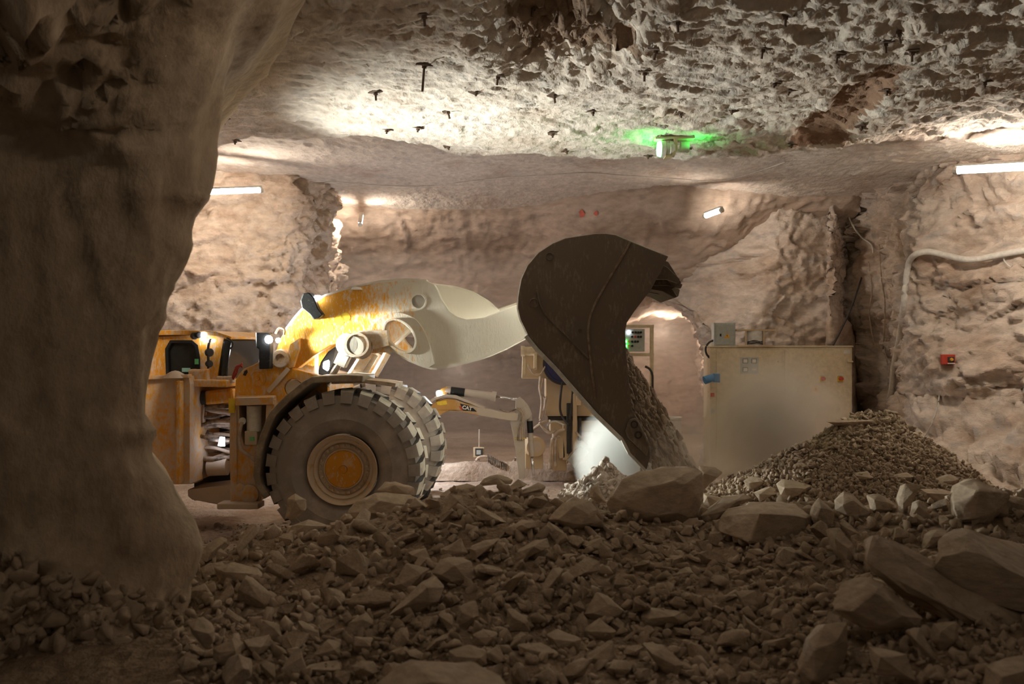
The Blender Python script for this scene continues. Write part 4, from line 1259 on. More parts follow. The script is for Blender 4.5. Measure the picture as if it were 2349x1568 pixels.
for i in range(3):
    MB().tube([XF.P(1186 + i * 4, 935, .13), XF.P(1196 + i * 3, 952, .15), XF.P(1190 + i * 4, 985, .14), XF.P(1188 + i * 5, 1010, .13)], .013, 6).build('hose', M['hosep'] if i else M['hose'], stk, smooth=True)
MB().bar(XF.P(1180, 1006, .12), XF.P(1208, 1005, .12), .015, .012).build('strap', M['yellow'], stk)
c = XF.P(1006, 903, .08)  # lamp part and beam added to brighten the tyre treads
MB().lathe(c, (-.75, -.6, -.25), [(-.07, .03), (-.03, .06), (.01, .06), (.02, .045), (.024, .001)], 16).build('added_boom_light', M['ledblue'], bm_, smooth=True, autos=40)
spot('added_boom_beam', Vector((XF.O.x + c.x - .08, XF.O.y + c.y - .07, c.z - .03)), W(975, 1010, 14.6), LOADER_E * .35, 75, .9, (.88, .95, 1.0))
# turret and tracks, hidden behind the wheel from the front
MB().box(XF.P(880, 1010, 0) , (1.1, 1.3, .55)).build('turret', M['exboom'], ex, bevel=.06)
for s in (.55, -.55):
    MB().box(Vector((XF.P(890, 1000, 0).x, s, .25)), (1.6, .32, .5)).build('track', M['dark'], ex, bevel=.15)

# cream machine with motor, hoses and drum
QF = Frame((W(1290, 0, 19.2).x, 19.2, 0), 0.0)
mc = QF.empty('drilling_unit')
tag(mc, 'cream stationary machine with blue drum and hoses behind the bucket', 'machine')
def qbox(px0, py0, px1, py1, t0, t1, name, mat, parent=None, bevel=.012):
    a, b = QF.P(px0, py1, t1), QF.P(px1, py0, t1)
    return MB().box(((a.x + b.x) / 2, -(t0 + t1) / 2, (a.z + b.z) / 2), (abs(b.x - a.x), abs(t1 - t0), abs(b.z - a.z))).build(name, mat, parent or mc, bevel=bevel)
hd = empty('head_box', (0, 0, 0)); hd.parent = mc
MB().prism(QF.xz([(1199, 815), (1254, 800), (1254, 868), (1197, 868)], .3), -.3, .4).build('head_shell', M['creamd'], hd, bevel=.015)
MB().prism(QF.xz([(1197, 868), (1206, 860), (1206, 818), (1199, 815)], .31), -.31, .38).build('head_side', M['cream'], hd, bevel=.01)
MB().cyl(QF.P(1196, 805, .34), QF.P(1242, 805, .34), .085, n=20).build('roller', M['cream'], hd, smooth=True, autos=40)
MB().cyl(QF.P(1195, 805, .34), QF.P(1204, 805, .34), .10, n=20).build('roller_cap', M['cream'], hd, smooth=True, autos=40)
qbox(1224, 810, 1232, 848, .3, .42, 'bracket', M['cream'], hd)
MB().tube([QF.P(1230, 845, .42), QF.P(1215, 846, .44), QF.P(1212, 835, .44), QF.P(1222, 855, .44), QF.P(1240, 858, .44), QF.P(1250, 840, .4)], .014, 6).build('cable', M['hosep'], hd, smooth=True)
dr = empty('cable_drum', (0, 0, 0)); dr.parent = mc
c = QF.P(1293, 835, .36)
MB().lathe(c, (0, -1, 0), [(-.18, .37), (-.02, .37), (-.02, .39), (.02, .39), (.02, .33), (.0, .32), (.0, .001)], 40).build('drum_disc', M['navy'], dr, smooth=True, autos=40)
MB().lathe(c, (0, -1, 0), [(-.02, .395), (.03, .395), (.03, .365), (.02, .36)], 40).build('drum_rim', M['dark'], dr)
qbox(1252, 868, 1420, 954, -.6, .22, 'body_panel', M['creamd'])
qbox(1256, 954, 1420, 962, -.6, .15, 'shadow_strip', M['dark'])  # dark strip put in for the shade under the body panel
qbox(1262, 964, 1425, 990, -.5, .12, 'lower_beam', M['creamd'])
qbox(1268, 985, 1300, 1080, -.3, .1, 'leg', M['creamd'])
qbox(1365, 985, 1395, 1085, -.3, .1, 'leg', M['creamd'])
qbox(1300, 925, 1312, 1040, .22, .34, 'feed_rail', M['dark'])
qbox(1314, 900, 1324, 1060, .22, .38, 'feed_rail', M['creamd'])
qbox(1326, 958, 1334, 1010, .2, .3, 'dark_slide', M['dark'])
qbox(1322, 902, 1334, 930, .2, .4, 'clamp', M['creamd'])
qbox(1291, 972, 1305, 1055, .2, .3, 'hydraulic_ram', M['creamd'])
mt = empty('electric_motor', (0, 0, 0)); mt.parent = mc
c = QF.P(1228, 1024, .35)
MB().lathe(c, (.25, -.97, 0), [(-.35, .16), (-.08, .20), (0, .20), (.05, .18), (.06, .12), (.05, .001)], 28).build('motor_housing', M['creamd'], mt, smooth=True, autos=40)
MB().lathe(c, (.25, -.97, 0), [(.055, .11), (.065, .11), (.065, .001)], 20).build('fan_cover', M['dusty'], mt)
qbox(1205, 1040, 1246, 1075, -.2, .3, 'motor_bed', M['creamd'], mt)
ht = MB(); ht.prism(QF.xz([(1302, 1056), (1332, 1022), (1352, 1036), (1318, 1074)], .5), -.5, .2); ht.build('tilted_chute', M['greybox'], mc, bevel=.01)
MB().prism(QF.xz([(1275, 990), (1292, 985), (1296, 1050), (1283, 1052)], .3), -.3, -.1).build('chute_side', M['creamd'], mc, bevel=.01)
rq = random.Random(11)
for (pts, r, mt_) in (([(1240, 862), (1238, 890), (1243, 920), (1239, 960)], .025, 'hosep'), ([(1246, 866), (1240, 900), (1250, 915), (1245, 950), (1238, 965)], .02, 'hosep'),
                      ([(1290, 874), (1286, 905), (1285, 940), (1293, 960), (1305, 975)], .022, 'darkcable'), ([(1314, 890), (1312, 920), (1308, 960)], .022, 'darkcable'),
                      ([(1238, 968), (1250, 985), (1262, 992), (1275, 985)], .03, 'hosep'), ([(1222, 985), (1240, 972), (1255, 965)], .03, 'hosep'),
                      ([(1252, 985), (1260, 970), (1275, 966), (1295, 975)], .018, 'white'), ([(1262, 1075), (1263, 1030), (1268, 1005), (1280, 990), (1296, 985)], .03, 'hosep'),
                      ([(1254, 908), (1250, 935), (1255, 960)], .02, 'hosep'), ([(1320, 990), (1335, 1005), (1350, 1020)], .02, 'hosep'),
                      ([(1274, 1070), (1274, 1010), (1284, 1000)], .03, 'hosep'), ([(1300, 1062), (1310, 1040), (1330, 1025)], .02, 'hosep')):
    MB().tube([QF.P(a, b, .32 + rq.uniform(0, .12)) for a, b in pts], r, 8).build('hose', M[mt_], mc, smooth=True)

# gauge box on its pole
gx = empty('sensor_box', W(1098, 1083, 20.0))
tag(gx, 'small box with a dark display on a thin pole by the far kerb', 'sensor box')
GF = Frame(gx.location, 0)
MB().bar(GF.P(1098, 1084, -.05), GF.P(1099, 984, -.05), .025, .025).build('pole', M['hosep'], gx)
a, b = GF.P(1086, 1048, 0), GF.P(1111, 1025, 0)
MB().box(((a.x + b.x) / 2, 0, (a.z + b.z) / 2), (b.x - a.x, .08, b.z - a.z)).build('casing', M['creamd'], gx, bevel=.006)
a, b = GF.P(1090, 1045, .05), GF.P(1108, 1028, .05)
MB().box(((a.x + b.x) / 2, -.045, (a.z + b.z) / 2), (b.x - a.x, .012, b.z - a.z)).build('display', M['dark'], gx)
a, b = GF.P(1093, 1042, .06), GF.P(1103, 1032, .06)
MB().box(((a.x + b.x) / 2, -.055, (a.z + b.z) / 2), (b.x - a.x, .01, b.z - a.z)).build('label_plate', M['greybox'], gx)
# loose hoses on the far kerb
o = MB().tube([W(1095, 1078, 19.8), W(1090, 1060, 19.8), W(1102, 1047, 19.8), W(1125, 1048, 19.8), W(1150, 1059, 19.8), W(1175, 1060, 19.8), W(1184, 1048, 19.8)], .025, 7).build('hose', M['hosep'], None, smooth=True)
tag(o, 'pale hose arching over the far kerb beside the sensor box', 'hose')
sp = MB()
pts = []
for i in range(120):
    t = i / 119
    c = W(1118 + 45 * t, 1050 + 24 * t, 19.6)
    a = t * 2 * math.pi * 11
    pts.append(c + Vector((0, .06 * math.cos(a), .075 * math.sin(a))))
o = sp.tube(pts, .012, 5, sub=1).build('spiral_hose', M['hose'], None, smooth=True)
tag(o, 'coiled spiral hose lying on the far kerb', 'hose')
# far kerb with dust caked on it
xs = np.arange(-3.6, 2.6, .05); vv = np.linspace(0, 1, 14)
P = np.zeros((len(xs), len(vv), 3))
hk = .30 + .06 * np.abs(fbm(xs * 1.1, 0 * xs, 0 * xs, 201, 3)) + .06 * np.clip(vnoise(xs * 2.5, 0 * xs, 0 * xs, 203), 0, 1)
prof_y = np.interp(vv, [0, .3, .45, .6, .8, 1], [-.25, -.2, -.12, .1, .22, .3]); prof_z = np.interp(vv, [0, .3, .45, .6, .8, 1], [0, .55, .95, 1, .7, 0])
P[..., 0] = xs[:, None]; P[..., 1] = 19.75 + prof_y[None, :]; P[..., 2] = hk[:, None] * prof_z[None, :] - .02
kb = grid_mesh('kerb_bank', P, M['floor'], lambda Q: .02 * fbm(Q[..., 0] * 5, Q[..., 2] * 5, Q[..., 1] * 5, 205, 3), (0, 10, 3))
tag(kb, 'low dust-covered bank running along the floor before the dark drift', 'bank')
# thin curtain-like mine brattice catching the light in the drift


# green beacon on the ceiling
gb = W(1524, 345, 14.3)
gb.z = float(ceil_z(gb.x, gb.y)[0]) - .02
be = empty('green_beacon', gb)
tag(be, 'ceiling lamp with a glowing green lens above the bucket', 'beacon')
MB().bar((-.14, 0, -.02), (.42, 0, -.01), .2, .03).build('mount_plate', M['creamd'], be)
MB().lathe((-.05, 0, -.16), (1, 0, 0), [(0, .05), (.0, .115), (.06, .12), (.07, .105), (.12, .105), (.13, .12), (.19, .12), (.19, .05)], 24).build('lamp_body', M['white'], be, smooth=True, autos=35)
MB().lathe((-.10, 0, -.16), (1, 0, 0), [(0, .001), (0, .10), (.045, .115), (.05, .10)], 24).build('green_lens', M['green'], be, smooth=True, autos=50)
MB().prism([(.12, -.02), (.17, -.02), (.17, -.2), (.10, -.29), (.0, -.29), (.0, -.27), (.09, -.27), (.13, -.19)], -.11, .11).build('guard_bracket', M['creamd'], be)
MB().cyl((.24, .05, -.12), (.36, .05, -.12), .08, n=18).build('side_can', M['white'], be, smooth=True, autos=40)
def glow(name, loc, watts, col, r=.04):
    d = bpy.data.lights.new(name, 'POINT'); d.energy = watts; d.color = col; d.shadow_soft_size = r
    o = bpy.data.objects.new(name, d); COL.objects.link(o); o.location = loc
    return o
glow('beacon_glow', gb + Vector((-.16, -.05, -.13)), 4, (.05, 1, .12))
glow('beacon_glow', gb + Vector((.46, -.05, -.10)), 3.5, (.05, 1, .12))

# cables and the red sounder on the right wall
def wall_pts(pxs, keys, off):
    r = []
    for (x, y) in pxs:
        h = hit(x, y, keys)
        if h:
            d = (Vector((0, 0, CZ)) - h[0]).normalized()
            r.append(h[0] + d * off)
    return r
cpx = [(2420, 565), (2349, 575), (2300, 583), (2250, 593), (2215, 595), (2170, 585), (2130, 577), (2103, 582), (2086, 600), (2079, 640), (2073, 700), (2062, 780), (2050, 840), (2043, 900), (2022, 948), (2008, 968)]
pp = wall_pts(cpx, ('right',), .22)
for i in range(1, len(pp) - 1): pp[i].y = min(pp[i].y, (pp[i - 1].y + pp[i + 1].y) / 2 + .1)
def fix_depth(pxs, P_):
    return [W(a[0], a[1], p.y) for a, p in zip(pxs, P_)]
o = MB().tube(fix_depth(cpx, pp), .055, 10).build('thick_cable', M['cable'], None, smooth=True)
tag(o, 'thick pale cable curving over the right wall and down its dark edge', 'cable')
def thin(pxs, keys, off, r, mat, label):
    P_ = wall_pts(pxs, keys, off)
    o = MB().tube(P_, r, 6).build('thin_cable', M[mat], None, smooth=True)
    return tag(o, label, 'cable')
thin([(1936, 452), (1942, 480), (1955, 515), (1975, 543), (1998, 560), (2003, 580)], ('right', 'pil'), .15, .016, 'cable', 'thin pale cable looping down the dark gap above the pillar')
o = MB().tube([W(1911, 792, 21.1), W(1930, 755, 21.15), W(1955, 700, 21.3), W(1978, 632, 21.6)], .02, 6).build('leaning_rod', M['darkcable'], None, smooth=True)
tag(o, 'thin dark rod leaning on the pale pillar above the cabinet', 'rod')
thin([(2036, 770), (2030, 800), (2040, 850), (2046, 880)], ('right',), .1, .014, 'hosep', 'thin wire hanging beside the thick cable')
thin([(2155, 905), (2150, 935), (2138, 970), (2122, 1000)], ('right', 'floor'), .05, .012, 'cable', 'thin wire running down from below the red alarm box')
thin([(2300, 585), (2305, 600), (2318, 612), (2322, 606)], ('right',), .1, .014, 'cable', 'short cable end dangling from the thick wall cable')
wire = []
for (x, y) in [(600, 433), (700, 428), (760, 418), (860, 424), (968, 427), (1077, 416), (1154, 407), (1250, 402), (1345, 396), (1430, 402), (1530, 408), (1640, 415), (1720, 398), (1800, 372)]:
    h = hit(x, y, ('ceiling', 'back')); wire.append(h[0] + (Vector((0, 0, CZ)) - h[0]).normalized() * .12)
o = MB().tube(wire, .010, 5).build('ceiling_wire', M['cable'], None, smooth=True)
tag(o, 'long thin wire strung along the far part of the ceiling', 'wire')
for (pl_, lab) in (([(1992, 600), (2000, 660), (1995, 720), (2004, 790)], 'thin root-like wire hanging in the dark gap, left one'), ([(2016, 560), (2022, 640), (2030, 700), (2026, 800)], 'thin root-like wire hanging in the dark gap, right one')):
    thin(pl_, ('right', 'pil'), .10, .014, 'hosep', lab)
h = hit(2177, 824, ('right',)); q = W(2177, 824, h[0].y - .16)
al = empty('fire_alarm', q)
tag(al, 'red square alarm sounder fixed to the right rock wall', 'alarm')
MB().box((0, .05, 0), (.22, .10, .17)).build('alarm_case', M['red'], al, bevel=.012)
MB().box((.03, -.012, .0), (.11, .03, .09)).build('sounder_recess', M['dark'], al, bevel=.01)
MB().cyl((.03, -.02, 0), (.03, -.06, 0), .03, .022, n=14).build('sounder_horn', M['orange'], al)
MB().box((.03, -.02, -.066), (.12, .01, .018)).build('pale_strip', M['white'], al)
# red spray marks under the back ceiling
for (x, y, s, lab) in ((1335, 491, 9, 'larger red spray mark on the back ceiling'), (1367, 489, 6, 'smaller red spray mark right of the larger one')):
    h = hit(x, y, ('ceiling', 'back')); mb = MB(); v = []
    rp = random.Random(x)
    n = 12
    outl = [(x + s * (.5 + .5 * rp.random()) * math.cos(2 * math.pi * i / n), y + s * 1.2 * (.5 + .5 * rp.random()) * math.sin(2 * math.pi * i / n)) for i in range(n)]
    for (a, b) in outl + [(x, y)]:
        hh_ = hit(a, b, ('ceiling', 'back')); v.append(hh_[0] + (Vector((0, 0, CZ)) - hh_[0]).normalized() * .03)
    mb.add(v, [(i, (i + 1) % n, n) for i in range(n)])
    tag(mb.build('spray_mark', M['redpaint'], None), lab, 'paint mark')

# rock bolts
bolts = [(974, 149, 2), (972, 34, 1), (1144, 174, 1), (861, 211, 1), (1091, 210, 0), (888, 297, 0), (1026, 255, 1), (1271, 218, 1), (1359, 255, 0), (1027, 335, 0), (1267, 306, 0), (1225, 15, 1), (960, 293, 0), (1298, 345, 0),
         (1553, 48, 1), (1802, 36, 1), (1507, 115, 1), (1751, 111, 1), (1479, 165, 1), (1779, 190, 0), (1810, 207, 0), (1923, 124, 1), (2092, 119, 1), (1680, 253, 0), (1576, 341, 0), (1561, 260, 0), (2034, 207, 0), (2030, 98, 1), (2059, 77, 1),
         (1488, 356, 0), (2258, 188, 0), (1818, 330, 0), (1975, 291, 0), (540, 322, 0), (512, 275, 0)]
rows = [(0, 60, 'frontmost row'), (60, 160, 'second row'), (160, 235, 'third row'), (235, 312, 'fourth row'), (312, 400, 'row by the beacon')]
proto_bolt = {}
ordn = ['leftmost', 'second from left', 'third from left', 'fourth from left', 'fifth from left', 'sixth from left', 'seventh from left', 'eighth from left', 'ninth from left', 'tenth from left', 'eleventh from left', 'twelfth from left']
for (lo, hi, rn) in rows:
    rw = sorted([b for b in bolts if lo <= b[1] < hi])
    for i, (x, y, k) in enumerate(rw):
        h = hit(x, y, ('ceiling',))
        p = h[0] + Vector((0, 0, .03))
        if k not in proto_bolt:
            t = empty('rock_bolt', p)
            ln = (.09, .13, .30)[k]
            MB().box((0, 0, -.03), (.13, .13, .012)).build('bearing_plate', M['bolt'], t)
            MB().cyl((0, 0, .05 if k < 2 else .2), (0, 0, -ln), .013, n=8).build('bolt_end', M['bolt'], t)
            MB().cyl((0, 0, -.035), (0, 0, -.065), .026, n=6).build('nut', M['bolt'], t)
            proto_bolt[k] = t
        else:
            src = proto_bolt[k]; t = src.copy(); COL.objects.link(t)
            for ch in src.children:
                c = ch.copy(); COL.objects.link(c); c.parent = t
        t.location = p
        rb = random.Random(x * 7 + y)
        t.rotation_euler = (rb.uniform(-.25, .25), rb.uniform(-.25, .25), rb.uniform(0, 1.5))
        tag(t, ('long rusty rock bolt in the ceiling, ' if k == 2 else 'rusty rock bolt in the ceiling, ') + ordn[i] + ' in the ' + rn, 'rock bolt', 'rock bolts in the ceiling')
# assumed hidden vehicle light in the dusty drift, then unseen fill points added to brighten it
glow('assumed_drift_light', W(905, 935, 19.0), TUNNEL_E * 3.0, (.80, .88, 1.0), .08)
glow('drift_fill', Vector((-1.6, 28.6, 1.9)), TUNNEL_E * .45, (1.0, .86, .74), .15)
glow('drift_fill', Vector((3.9, 26.0, 3.0)), TUNNEL_E * 1.3, (1.0, .82, .66), .15)

# ---------------------------------------------------------------- boulders of the near heap
def finish_rock(me, size, cuts=1, rough_=.03, strata=0.0, seed=0, bev=.05):
    bm = bmesh.new(); bm.from_mesh(me)
    bmesh.ops.remove_doubles(bm, verts=bm.verts, dist=size * .01)
    bmesh.ops.dissolve_limit(bm, angle_limit=math.radians(9), verts=bm.verts, edges=bm.edges)
    bmesh.ops.bevel(bm, geom=list(bm.edges), offset=size * bev, segments=2, profile=.6, affect='EDGES', clamp_overlap=True)
    bmesh.ops.triangulate(bm, faces=[f for f in bm.faces if len(f.verts) > 4])
    for c in range(cuts):
        bmesh.ops.subdivide_edges(bm, edges=[e for e in bm.edges if e.calc_length() > size * (.13 if c else .22)], cuts=1, use_grid_fill=True)
    bmesh.ops.triangulate(bm, faces=[f for f in bm.faces if len(f.verts) > 4])
    bm.normal_update()
    co = np.array([v.co[:] for v in bm.verts]); no = np.array([v.normal[:] for v in bm.verts])
    k = 1.0 / size
    d = fbm(co[:, 0] * 3 * k + seed, co[:, 1] * 3 * k, co[:, 2] * 3 * k, 300 + seed, 4) * rough_ * size
    if strata:
        s = co[:, 2] * 9 * k + 0.8 * fbm(co[:, 0] * 2 * k, co[:, 1] * 2 * k, co[:, 2] * 2 * k, 400 + seed, 2)
        d += strata * size * (np.abs((s % 1.0) - .5) * 2 - .5)
    co += no * d[:, None]
    for v, c in zip(bm.verts, co): v.co = c
    for f in bm.faces: f.smooth = True
    bm.normal_update()
    for e in bm.edges:
        if len(e.link_faces) == 2 and e.calc_face_angle(0) > math.radians(20): e.smooth = False
    bm.to_mesh(me); bm.free()
def hull_mesh(name, pts):
    bm = bmesh.new()
    for p in pts: bm.verts.new(p)
    r = bmesh.ops.convex_hull(bm, input=list(bm.verts))
    junk = list({g for g in r['geom_interior'] + r['geom_unused'] if isinstance(g, bmesh.types.BMVert)})
    if junk: bmesh.ops.delete(bm, geom=junk, context='VERTS')
    bmesh.ops.recalc_face_normals(bm, faces=bm.faces)
    me = bpy.data.meshes.new(name); bm.to_mesh(me); bm.free()
    return me
def ray_depth(px, py, default=7.0):
    d = Vector(((px - CX) / F, 1.0, -(py - CY) / F))
    h = BV['rubble'].ray_cast(Vector((0, 0, CZ)), d.normalized())
    return h[0].y if h[0] is not None else default
BIG = []
def boulder(pts, label, ref=None, Y=None, top=.35, strata=0.0, extra=(), thick=.55, mat='boulder', bev=.022, group=None):
    pts = [(p[0], p[1], (p[2] if len(p) > 2 else None)) for p in pts]
    xs_ = [p[0] for p in pts]; ys_ = [p[1] for p in pts]
    cx, cy = (min(xs_) + max(xs_)) / 2, (min(ys_) + max(ys_)) / 2
    w, h = max(xs_) - min(xs_), max(ys_) - min(ys_)
    seed = int(cx * 3 + cy) % 997
    rn = random.Random(seed)
    if Y is None: Y = ray_depth(min(max(cx, 0), 2349), min(max(ys_) - .12 * h, 1567)) + 0.0
    size = math.sqrt(w * h) / F * Y
    Yc = Y + .12 * size
    V = []
    for (a, b, dy) in pts:
        if dy is None:
            u = (cy - b) / (h / 2)                     # +1 at the top
            dy = size * (top * max(u, 0) - .10 * max(-u, 0) + rn.uniform(-.06, .06))
        V.append(W(a, b, Yc + dy))
    if not extra:
        for (a, b, dy) in pts[::2]:
            q = W(cx + (a - cx) * .58, cy + (b - cy) * .58 + h * .06, Yc - size * rn.uniform(.20, .36)); V.append(q)
        for (a, b, dy) in pts:
            q = W(cx + (a - cx) * .8, cy + (b - cy) * .8 + h * .03, Yc); q.y += size * thick * rn.uniform(.8, 1.1); V.append(q)
    for (a, b, dy) in extra: V.append(W(a, b, Yc + dy))
    c = sum(V, Vector()) / len(V)
    me = hull_mesh('boulder', [v - c for v in V])
    finish_rock(me, size, 2 if size > .4 else 1, .035, strata, seed % 50, bev)
    me.materials.append(M[mat])
    o = bpy.data.objects.new('boulder', me); COL.objects.link(o); o.location = c
    tag(o, label, 'boulder', group or 'boulders of the rubble heap')
    BIG.append((cx, cy, w, h, ref, c.copy(), size))
    return o

B = boulder
B([(1392,1154),(1402,1139),(1431,1103),(1472,1085),(1516,1079),(1547,1074),(1574,1065),(1605,1069),(1616,1080),(1613,1093),(1600,1125),(1610,1154),(1593,1185),(1569,1205),(1501,1202),(1409,1197)], 'huge cracked dark boulder on the crest in front of the bucket tip', 'huge cracked boulder', top=.12, strata=.012)
B([(1605,1069),(1640,1071),(1656,1083),(1640,1100),(1610,1128),(1600,1110)], 'dark rock knob at the right shoulder of the huge cracked boulder', None, Y=9.6)
B([(1645,1210,.2),(1649,1185,.25),(1671,1166,.4),(1729,1151,.6),(1792,1150,.7),(1823,1156,.62),(1862,1183,.28),(1860,1224,.22),(1838,1248,.1),(1792,1253,0),(1719,1241,-.2),(1651,1219,.1)], 'big flat-topped block with a pale upper face, right of centre', 'flat-topped block', extra=[(1743,1176,-.22),(1722,1240,-.24),(1850,1187,.12),(1660,1205,.7),(1850,1215,.8)], bev=.012)
B([(2149,1237,.25),(2229,1207,.55),(2360,1258,.8),(2520,1330,.9),(2143,1299,.0),(2160,1271,-.02),(2217,1261,-.04),(2316,1306,-.1),(2360,1326,-.12),(2520,1400,-.15),(2174,1329,.0),(2270,1377,-.05),(2349,1397,-.08),(2520,1470,-.1)], 'large pale wedge-topped slab at the right edge of the heap', 'wedge-topped slab', Y=6.1, extra=[(2180,1300,.7),(2500,1400,.9)], strata=.006, bev=.018)
B([(1979,1241),(2009,1228,.2),(2052,1234,.25),(2098,1267,.2),(2160,1310,.15),(2300,1390,.1),(2520,1500,.1),(2520,1600,0),(2349,1513,0),(2273,1494,0),(2200,1444,0),(2132,1400,-.02),(2067,1360,-.04),(2008,1324,-.02),(2000,1300,0),(1985,1275,0)], 'long layered slab sloping under the wedge-topped slab', 'layered slab', Y=5.95, strata=.03, extra=[(2100,1320,.5),(2400,1480,.5),(2060,1330,-.15),(2300,1460,-.15)], bev=.018)
B([(1913,1398),(1944,1344),(2001,1325),(2024,1337),(2120,1417),(2100,1436),(2016,1452),(1963,1432)], 'broad tilted boulder in front of the long layered slab', 'broad tilted boulder', Y=5.8, top=.5)
B([(1944,1425),(1890,1429),(1856,1467),(1833,1536),(1848,1580),(1909,1584),(1932,1536),(1947,1478)], 'upright slab with a pale rounded top near the bottom edge', 'upright slab', top=.15, thick=.4)
B([(1917,1147),(1935,1125),(1956,1131),(1997,1175),(1995,1189),(1967,1198),(1937,1189),(1919,1168)], 'dark halved boulder standing on edge below the gravel mound', 'halved boulder')
B([(2061,1152),(2077,1110),(2100,1109),(2112,1115),(2093,1156),(2071,1182),(2063,1170)], 'pale upright slab leaning right below the gravel mound', 'pale upright slab', top=.1)
B([(2100,1152),(2110,1145),(2132,1170),(2137,1189),(2123,1195),(2091,1184)], 'small dark rock against the foot of the pale upright slab')
B([(2190,1154),(2199,1108),(2238,1099),(2259,1106),(2316,1131),(2318,1143),(2300,1175),(2266,1207),(2224,1207),(2194,1195)], 'large pitted boulder near the right edge with a dark hole', 'pitted boulder')
B([(1992,1136),(2018,1131),(2041,1145),(2059,1161),(2057,1175),(2022,1178),(1999,1172)], 'rounded rock between the halved boulder and the pale upright slab', 'rounded rock')
B([(1901,1211),(1924,1209),(1956,1250),(1965,1280),(1949,1296),(1926,1292),(1910,1255)], 'long block lying end-on left of the layered slab', 'long block')
B([(1928,1202),(1935,1190),(1972,1223),(1969,1234),(1949,1232)], 'small pointed slab resting on the long block')
B([(1879,1141),(1917,1172),(1913,1203),(1879,1226),(1861,1191),(1867,1161)], 'peaked rock touching the right end of the flat-topped block', 'peaked rock')
B([(2128,1225),(2149,1214),(2176,1216),(2144,1255),(2116,1262)], 'dark rock tucked behind the tip of the layered slab')
B([(2112,1122),(2160,1121),(2192,1129),(2188,1142),(2155,1152),(2114,1143)], 'low wide rock left of the pitted boulder')
B([(1613,1130),(1656,1140),(1660,1150),(1640,1165),(1622,1164),(1613,1155)], 'box-like rock with a flat top right of the huge cracked boulder', 'box-like rock')
B([(1606,1182),(1666,1139),(1705,1132),(1726,1142),(1671,1166),(1634,1197)], 'long dark wedge behind the left end of the flat-topped block')
B([(1705,1103),(1726,1091),(1751,1096),(1765,1115),(1719,1127)], 'rock with a lit top at the left foot of the gravel mound', 'lit-topped rock')
B([(1729,1130),(1768,1115),(1789,1130),(1782,1142),(1743,1151)], 'smooth rock directly in front of the lit-topped rock')
B([(1782,1110),(1799,1099),(1865,1113),(1860,1122),(1840,1134),(1806,1146),(1790,1137)], 'wide dark rock at the foot of the gravel mound', 'wide dark rock')
B([(1258,1191),(1288,1156),(1320,1140),(1356,1147),(1370,1168),(1366,1198),(1347,1209),(1308,1218),(1278,1200)], 'big humped boulder left of the huge cracked boulder', 'humped boulder', strata=.008)
B([(1244,1166),(1297,1140),(1310,1146),(1270,1185),(1250,1189)], 'dark slab leaning behind the humped boulder', Y=9.2)
B([(1356,1117),(1370,1109),(1391,1152),(1374,1154),(1352,1140)], 'upright shard between the humped boulder and the lit rubble', Y=9.5)
B([(1182,1131),(1235,1107),(1253,1115),(1244,1129),(1189,1145)], 'flat slab tilted on the crest below the drilling machine', 'crest slab')
B([(1154,1129),(1189,1098),(1210,1110),(1180,1133),(1160,1134)], 'peaked slab on the crest left of the flat tilted slab')
B([(1099,1108),(1109,1097),(1141,1087),(1164,1094),(1177,1101),(1172,1109),(1136,1108),(1104,1116)], 'dark log-shaped rock on the crest under the excavator stick', 'log-shaped rock', Y=9.5)
B([(1007,1136),(1037,1115),(1072,1109),(1097,1115),(1090,1147),(1049,1153),(1014,1150)], 'rounded dark boulder on the crest right of the tyre', 'rounded crest boulder', Y=9.4)
B([(1012,1182),(1033,1131),(1060,1136),(1064,1163),(1049,1177),(1030,1180)], 'pale slab leaning against the rounded crest boulder', 'pale leaning slab')
B([(1091,1159),(1110,1168),(1164,1198),(1127,1209),(1092,1193)], 'dark triangular rock below the rounded crest boulder')
B([(1152,1230),(1168,1211),(1198,1193),(1230,1195),(1228,1207),(1187,1225)], 'pale split rock below the flat tilted crest slab')
B([(1175,1285),(1182,1267),(1228,1239),(1255,1234),(1262,1255),(1221,1278),(1187,1292)], 'long rock with a grooved side in the middle', 'grooved rock')
B([(1244,1221),(1258,1195),(1278,1207),(1297,1225),(1299,1241),(1260,1241)], 'peaked rock with a sagging ridge below the humped boulder', 'ridged rock')
B([(991,1313),(1014,1283),(1044,1276),(1081,1287),(1092,1331),(1072,1352),(1031,1338)], 'broad lumpy boulder with a pale cap at the middle', 'pale-capped boulder', strata=.01)
B([(911,1391),(966,1333),(1000,1322),(1020,1346),(1007,1377),(952,1418),(891,1410)], 'long tilted boulder with a bright left face in the middle', 'long tilted boulder', top=.4)
B([(1054,1391),(1092,1377),(1098,1411),(1068,1448),(1041,1442)], 'narrow ridge-backed rock right of the long tilted boulder')
B([(1030,1493),(1075,1479),(1119,1496),(1116,1523),(1068,1547),(1027,1540)], 'pale rounded boulder near the bottom middle', 'pale bottom boulder')
B([(1083,1455),(1109,1445),(1143,1452),(1138,1470),(1116,1485),(1083,1478)], 'smooth oval rock above the pale rounded bottom boulder')
B([(1163,1397),(1180,1396),(1214,1425),(1217,1448),(1160,1454)], 'wedge-shaped rock with a bright left edge, lower middle', 'bright-edged wedge')
B([(1187,1479),(1245,1477),(1282,1496),(1259,1512),(1193,1500)], 'flat lens-shaped rock near the bottom edge', 'lens-shaped rock')
B([(1252,1455),(1279,1445),(1334,1465),(1327,1489),(1279,1498)], 'dark lozenge-shaped rock right of the bright-edged wedge')
B([(1340,1408),(1368,1357),(1402,1373),(1436,1401),(1408,1427),(1360,1425)], 'pyramid-shaped boulder in the lower middle', 'pyramid boulder')
